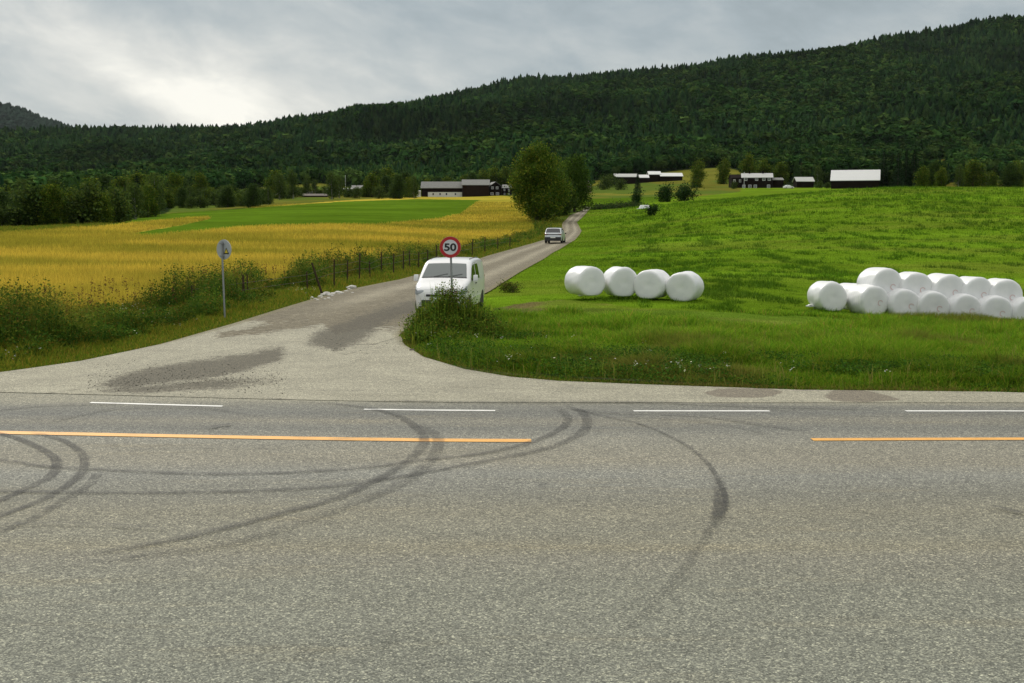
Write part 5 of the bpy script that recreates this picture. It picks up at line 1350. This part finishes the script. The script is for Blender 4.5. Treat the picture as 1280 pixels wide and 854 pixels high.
pole('utility_pole', 'wooden utility pole behind the low shed on the crest', 'utility pole', 1001, 540, 203, .13, M['post_wood'], True)
# pale car by the annex
def tiny_car(u, Y, v, label):
    z = zat(v, Y); x = (u-640)/F*Y; c = Car(4.3, [(-2.15, .6), (-2.1, .75), (-1.2, .95), (-.4, 1.4), (.9, 1.45), (1.7, 1.1), (2.1, .95), (2.15, .5)], [(-2.15, .6), (-1.8, .8), (0, .87), (1.8, .85), (2.15, .7)], [(-2.15, .3), (0, .22), (2.15, .3)], .85, .2, .1)
    root = empty('parked_car', (x, Y, z), PI/2+.2); c.body(30).build('body', M['paint_white'], root, 32)
    for sgn in (-1, 1):
        c.side_patch([(-1.0, .93), (-.4, 1.3), (.9, 1.33), (1.4, 1.0)], sgn).build('side_window', M['glass_dark'], root)
        for a in (-1.3, 1.3): wheel(root, sgn*.76, a, .31, .18, sgn)
    tag(root, label, 'car')
tiny_car(983, 490, 236.0, 'small pale parked car between the farmhouse annex and the low shed')
def trough(u, Y, label, w=5.5):
    p = at_d(u, Y); root = empty('plastic_sheet', p); mb = MB().box((0, 0, .3), (w, 1.4, .7), taper=.72); mb.build('cover', M['bale'], root, 40, bevel=.12); MB().box((0, 0, -.02), (w+.5, 1.8, .14)).build('hem', M['bale'], root, bevel=.03); tag(root, label, 'plastic sheet')
trough(806, 225, 'white plastic covered heap at the end of the hedge in the field', 2.3)
# low hedge on the field bank
def hedge():
    P = []; p0 = at_d(752, 236); 
    for i in range(5200):
        t = rnd.random(); u = 745+t*48; p = at_d(u, 240+18*t) if i % 40 == 0 else p
        P.append((p.x+rnd.gauss(0, 1.2), p.y+rnd.gauss(0, .6), p.z+abs(rnd.gauss(0, .5))))
    P = np.array(P); root = empty('low_hedge', p0); P -= np.array(p0)
    V, Fc, Cc = cards(P, rng.uniform(.2, .4, len(P)), palette(len(P), [(.03, .06, .014), (.02, .045, .012), (.06, .07, .02)]))
    link('foliage', mesh_np('foliage', V, [Fc], M['leaf'], Cc), root); tag(root, 'low dark hedge line crossing the field right of the big trees', 'hedge')
hedge()

# ------------------------------------------------------------------ individual trees in the middle distance
KB = [tree_kind('broadleaf_tree', 'x', 'tree', 40+i, 10, (3.9, 3.4, 4.4, 3.6)[i], 6500, .46, GREEN_B if i % 2 else [(.035, .068, .014), (.055, .09, .016), (.028, .052, .013)], low=-.08) for i in range(4)]
BI = [tree_kind('birch_tree', 'x', 'birch tree', 60+i, 10, 2.7, 4200, .38, [(.06, .10, .02), (.085, .12, .022), (.045, .078, .018)], low=.0, bark='birch_bark') for i in range(2)]
SP = [spruce('spruce_tree', 'x', 70+i, 10, (2.1, 1.7)[i]) for i in range(2)]
BU = [tree_kind('bush', 'x', 'bush', 80+i, 4, (2.4, 2.0)[i], 1500, .36, [(.03, .058, .014), (.05, .08, .016), (.07, .10, .018)], low=-.05) for i in range(2)]
used = set()
def put(kind, u, Y, h, label, group=None, cat=None, vb=None):
    lst = {'b': KB, 'r': BI, 's': SP, 'u': BU}[kind]; src = lst[rnd.randrange(len(lst))]
    if src.name not in used: used.add(src.name); o = src
    else: o = copy_tree(src)
    hh = {'b': 10, 'r': 10, 's': 10, 'u': 4}[kind]; s_ = h/hh; o.location = at_d(u, Y); o.rotation_euler.z = rnd.uniform(0, 2*PI); wd = rnd.uniform(.95, 1.38); o.scale = (s_*wd, s_*wd*rnd.uniform(.9, 1.1), s_)
    o['label'] = label
    if group: o['group'] = group
    if cat: o['category'] = cat
    return o
GW = 'trees of the dark wood behind the wheat field on the left'
lab_w = {'b': 'dark round broadleaf tree in the wood edge left of the wheat', 'r': 'slender lighter green birch in the wood edge left of the wheat', 's': 'narrow dark spruce in the wood edge left of the wheat', 'u': 'low bush at the foot of the left wood'}
# front rank then deeper ranks
for i in range(26):
    u = -110+i*12.2+rnd.uniform(-4, 4); vb = np.interp(u, [-110, 0, 120, 195], [302, 292, 284, 272]); Y = at(u, vb-1.5, 120).y
    Y = min(max(Y, 190), 330); put(rnd.choice('bbbru'), u, Y+2, rnd.uniform(3.8, 8.2)*Y/230, lab_w['b'], GW)
for o in [x for x in bpy.data.objects if x.get('group') == GW]:
    o['label'] = lab_w[{'broadleaf_tree': 'b', 'birch_tree': 'r', 'spruce_tree': 's', 'bush': 'u'}[o.name.split('.')[0]]]
for rank, (Y0, n, hh) in enumerate(((285, 24, 8.5), (335, 26, 9.5), (390, 28, 10.5))):
    for i in range(n):
        u = -120+i*(330+rank*6)/n+rnd.uniform(-5, 5)
        if 60 < u < 130 and rank == 2: continue
        kd = rnd.choice('bbrs'); put(kd, u, Y0+rnd.uniform(-15, 20), hh*rnd.uniform(.55, 1.12), lab_w[kd], GW)
# named ones
put('b', 470, 570, 12.5, 'dark round tree left of the farm barns, left one of the pair', None); put('b', 486, 575, 13.5, 'dark round tree left of the farm barns, right one of the pair')
put('b', 507, 560, 11.5, 'broad dark tree standing just left of the white based barn'); put('b', 872, 520, 11.5, 'lone dark round topped tree on the pale meadow left of the farmhouse')
put('u', 755, 560, 6, 'round bush below the far farm row, the one nearest the big trees'); put('u', 762, 590, 6.5, 'second round bush below the left end of the far farm row'); put('u', 776, 540, 4.5, 'pale green bush below the low building of the far farm row')
put('s', 797, 480, 8.5, 'dark pointed conifer in front of the far farm row')
put('b', 905, 560, 11, 'reddish brown shrubby tree left of the long farmhouse'); put('b', 935, 560, 13.5, 'tall dark tree behind the long farmhouse'); put('b', 955, 565, 11, 'green tree behind the right end of the long farmhouse')
put('r', 1022, 560, 9, 'light green birch behind the low shed on the crest'); put('b', 975, 570, 10, 'bushy tree behind the farmhouse annex')
put('u', 918, 486, 3.2, 'small green bush at the left foot of the long farmhouse'); put('u', 1024, 492, 2.6, 'small dark bush right of the low shed'); put('u', 1034, 488, 2.4, 'small dark bush against the left end of the white roofed barn')
for u in (1153, 1160, 1168, 1176, 1198, 1206, 1216, 1232, 1240, 1262, 1270, 1276):
    kd = rnd.choice('brb'); put(kd, u, rnd.uniform(385, 480), rnd.uniform(4.5, 10.5), 'leafy tree at the forest foot beyond the crest, right of the white roofed barn', 'leafy trees beyond the crest at far right')
for u in (1104, 1114, 1122, 1132, 1142, 1146):
    put('s', u, rnd.uniform(430, 500), rnd.uniform(12, 17), 'tall dark spruce just right of the white roofed barn', 'spruces beside the white roofed barn')
GM = 'bushes and small trees between the green strip and the hillside'
for i in range(46):
    u = 205+i*6.9+rnd.uniform(-3, 3)
    Y = rnd.choice((430, 470, 520))+rnd.uniform(-15, 15)
    if 375 < u < 412 and Y < 520: Y = 560
    big = rnd.random() < .35 and not (270 < u < 345)
    kd = rnd.choice('bbr') if big else 'u'
    put(kd, u, Y, rnd.uniform(7.5, 11) if big else rnd.uniform(3, 5), 'small leafy tree beyond the green strip' if big else 'low rounded bush beyond the green strip', GM)
for i in range(44):
    u = 192+i*3.4+rnd.uniform(-3, 3); Y = min(max(at(u, 261-.012*(u-200), 200).y, 300), 440)+rnd.uniform(0, 60)
    kd = rnd.choice('uubbr'); put(kd, u, Y, rnd.uniform(2.5, 4.2) if kd == 'u' else rnd.uniform(3.5, 6.2), 'low rounded bush beyond the green strip' if kd == 'u' else 'small leafy tree beyond the green strip', GM)
for u, Y, h_ in ((534, 622, 9), (548, 625, 10), (560, 628, 10), (590, 640, 12), (603, 645, 13), (618, 650, 14), (632, 655, 14), (645, 650, 15), (655, 640, 14), (582, 650, 11)):
    put('b', u, Y, h_, 'leafy tree behind the farm barns', 'leafy trees behind the farm barns')
for lst in (KB, BI, SP, BU):
    for o in lst:
        if o.name not in used:
            for c_ in list(o.children): bpy.data.objects.remove(c_)
            bpy.data.objects.remove(o)

# ------------------------------------------------------------------ hillside forest: thousands of trees, one mass per kind
def conifer_tpl(k, tiers=5, seg=7):
    g = np.random.default_rng(k); V = []; Fc = []
    for t in range(tiers):
        z0 = .10+.80*t/tiers; z1 = min(1.0, z0+.34); r = .17*(1-t/tiers)+.03; b = len(V); off = g.uniform(0, 6)
        for s_ in range(seg):
            a = off+2*PI*s_/seg; q = r*g.uniform(.6, 1.35); V.append((q*math.cos(a), q*math.sin(a), z0+g.uniform(-.04, .03)))
        V.append((g.normal(0, .008), g.normal(0, .008), z1))
        for s_ in range(seg): Fc.append((b+s_, b+(s_+1) % seg, b+seg))
    return np.array(V), np.array(Fc)
def decid_tpl(k, n=46, sz=.19):
    g = np.random.default_rng(100+k); d = g.normal(size=(n, 3)); d /= np.linalg.norm(d, axis=1)[:, None]; r = .55+.5*g.random(n)**.7
    lob = 1+.25*np.sin(d[:, 0]*5+k)*np.sin(d[:, 2]*4+k); P = d*np.array([.34, .34, .42])*(r*lob)[:, None]+np.array([0, 0, .58])
    nv = d+g.normal(0, .45, (n, 3)); nv /= np.linalg.norm(nv, axis=1)[:, None]; t = g.normal(size=(n, 3)); a = np.cross(nv, t); a /= np.linalg.norm(a, axis=1)[:, None]; b = np.cross(nv, a)
    s_ = sz*g.uniform(.6, 1.3, (n, 1)); V = np.stack([P+a*s_, P-a*s_*.5+b*s_*.8, P-a*s_*.5-b*s_*.8], 1)
    return V.reshape(-1, 3), np.arange(n*3).reshape(n, 3)
def forest_positions(y0, y1, u0, u1, spf):
    out = []; Y = y0
    while Y < y1:
        s_ = spf(Y); xs = np.arange((u0-640)/F*Y, (u1-640)/F*Y, s_); xs = xs+rng.uniform(-.45, .45, len(xs))*s_; out.append(np.stack([xs, Y+rng.uniform(-.5, .5, len(xs))*s_], 1)); Y += s_
    return np.concatenate(out)
def forest():
    P = forest_positions(400, 2860, -190, 1470, lambda Y: 5.2+Y*.0024)
    X, Y = P[:, 0], P[:, 1]; Z = H(X, Y); c, cls, u, v = ground_color(X, Y, Z)
    ymin = np.interp(u, [-200, 0, 190, 215, 400, 520, 560, 700, 735, 745, 905, 915, 1090, 1110, 1500], [420, 420, 430, 540, 620, 660, 665, 665, 640, 700, 700, 600, 580, 470, 440])
    ymin = ymin+(fbm(X/60, Y/60, 8, 3)-.5)*60
    k = (Y > ymin) & (cls != 7) & (cls != 5) & (cls != 6)
    X, Y, Z, u, v = X[k], Y[k], Z[k], u[k], v[k]; n = len(X)
    # which kind: broadleaf patches low down, spruce above
    mixn = fbm(X/150+3, Y/330+9, 17, 4); lowf = sstep(235, 150, v-0)*0+sstep(1400, 650, Y)
    pd = np.clip(.36+3.0*(mixn-.5)+.42*lowf, .05, .92)
    pd = np.where(Y > 2480, .03, pd); dec = rng.random(n) < pd
    gapm = fbm(X/90, Y/200, 27, 3) ; 
    def grow(mask, tpls, hfun, wfun, cols, cvar, name, label, cat):
        idx = np.where(mask)[0]; Vs = []; Fs = []; Cs = []; off = 0
        which = rng.integers(0, len(tpls), len(idx))
        for t, (TV, TF) in enumerate(tpls):
            ii = idx[which == t]; m = len(ii)
            if m == 0: continue
            hh = hfun(ii); ww = wfun(ii)*hh; a = rng.uniform(0, 2*PI, m); ca, sa = np.cos(a)[:, None], np.sin(a)[:, None]
            vx = (TV[None, :, 0]*ca-TV[None, :, 1]*sa)*ww[:, None]+X[ii][:, None]; vy = (TV[None, :, 0]*sa+TV[None, :, 1]*ca)*ww[:, None]+Y[ii][:, None]; vz = TV[None, :, 2]*hh[:, None]+Z[ii][:, None]-.5
            Vs.append(np.stack([vx, vy, vz], -1).reshape(-1, 3)); Fs.append((TF[None]+off+len(TV)*np.arange(m)[:, None, None]).reshape(-1, 3)); off += m*len(TV)
            cc = np.array(cols)[rng.integers(0, len(cols), m)]*rng.uniform(1-cvar, 1+cvar*1.3, (m, 1)); big = (.35+1.3*fbm(X[ii]/110, Y[ii]/260, 37, 4))[:, None]
            cc = cc*big; cv = np.repeat(cc, len(TV), axis=0)*rng.uniform(.75, 1.3, (m*len(TV), 1)); Cs.append(cv)
        o = link(name, mesh_np(name, np.concatenate(Vs), [np.concatenate(Fs)], M['forest'], np.concatenate(Cs))); tag(o, label, cat, kind='stuff')
    ct = [conifer_tpl(i) for i in range(5)]; cn = [conifer_tpl(i+9, 8, 9) for i in range(4)]
    dt = [decid_tpl(i) for i in range(5)]; dn = [decid_tpl(i+9, 120, .13) for i in range(4)]
    near = Y < 1050
    hs = lambda ii: rng.uniform(8, 16, len(ii))*(1+.55*(Y[ii] > 2480)*rng.random(len(ii))**2)
    CC = [(.012, .032, .010), (.017, .039, .012), (.007, .020, .008), (.022, .043, .012)]; CD = [(.023, .058, .014), (.032, .070, .015), (.017, .044, .012), (.046, .080, .018)]
    grow(~dec & near, cn, lambda ii: rng.uniform(8, 14.5, len(ii)), lambda ii: rng.uniform(.95, 1.35, len(ii)), CC, .35, 'spruce_forest', 'dark spruce forest on the lower slopes of the hill', 'forest')
    grow(~dec & ~near, ct, hs, lambda ii: rng.uniform(1.3, 2.0, len(ii)), CC, .35, 'spruce_forest', 'dark spruce forest covering the upper hillside to the skyline', 'forest')
    grow(dec & near, dn, lambda ii: rng.uniform(6, 12.5, len(ii)), lambda ii: rng.uniform(.95, 1.4, len(ii)), CD, .3, 'birch_forest', 'lighter green leafy woodland on the lower slopes of the hill', 'forest')
    grow(dec & ~near, dt, lambda ii: rng.uniform(9, 15, len(ii)), lambda ii: rng.uniform(1.0, 1.5, len(ii)), CD, .3, 'birch_forest', 'lighter green leafy patches high on the wooded hillside', 'forest')
    # distant hill trees
    print('forest trees', n)
forest()
def far_trees():
    us = rng.uniform(-520, 230, 5200); Y = rng.uniform(4250, 5650, 5200); X = (us-640)/F*Y
    prof_u = [-520, -300, -120, -40, 0, 20, 50, 80, 120, 170, 260]; prof_v = [60, 88, 108, 122, 131, 135, 146, 157, 170, 182, 195]
    tv = np.interp(us, prof_u, prof_v); f = np.interp(Y, [4200, 4600, 5200, 5600, 6500], [0, .45, .85, 1.0, .8]); Z = np.array([zat(v_, 5600.) for v_ in tv])*f-10
    TV, TF = conifer_tpl(3, 3, 6); m = len(X); hh = rng.uniform(28, 44, m)
    V = np.stack([TV[None, :, 0]*hh[:, None]*3+X[:, None], TV[None, :, 1]*hh[:, None]*3+Y[:, None], TV[None, :, 2]*hh[:, None]+Z[:, None]], -1).reshape(-1, 3)
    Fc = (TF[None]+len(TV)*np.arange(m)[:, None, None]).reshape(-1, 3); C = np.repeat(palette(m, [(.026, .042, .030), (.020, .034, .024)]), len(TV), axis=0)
    tag(link('distant_forest', mesh_np('distant_forest', V, [Fc], M['forest'], C)), 'forest covering the distant hill at the far left', 'forest', kind='stuff')
far_trees()


# ------------------------------------------------------------------ the air
def haze():
    mb = MB().box((0, 3250, 599), (13000, 6700, 1202))
    m = bpy.data.materials.new('haze'); m.use_nodes = True; m.node_tree.nodes.clear(); N = NT(m.node_tree)
    out = N.add('ShaderNodeOutputMaterial'); pv = N.add('ShaderNodeVolumePrincipled')
    pv.inputs['Color'].default_value = (.80, .86, .92, 1); pv.inputs['Density'].default_value = .00001
    N.link(pv.outputs[0], out.inputs['Volume']); o = mb.build('haze', m); tag(o, 'faint haze in the valley air', 'haze', kind='stuff')
haze()
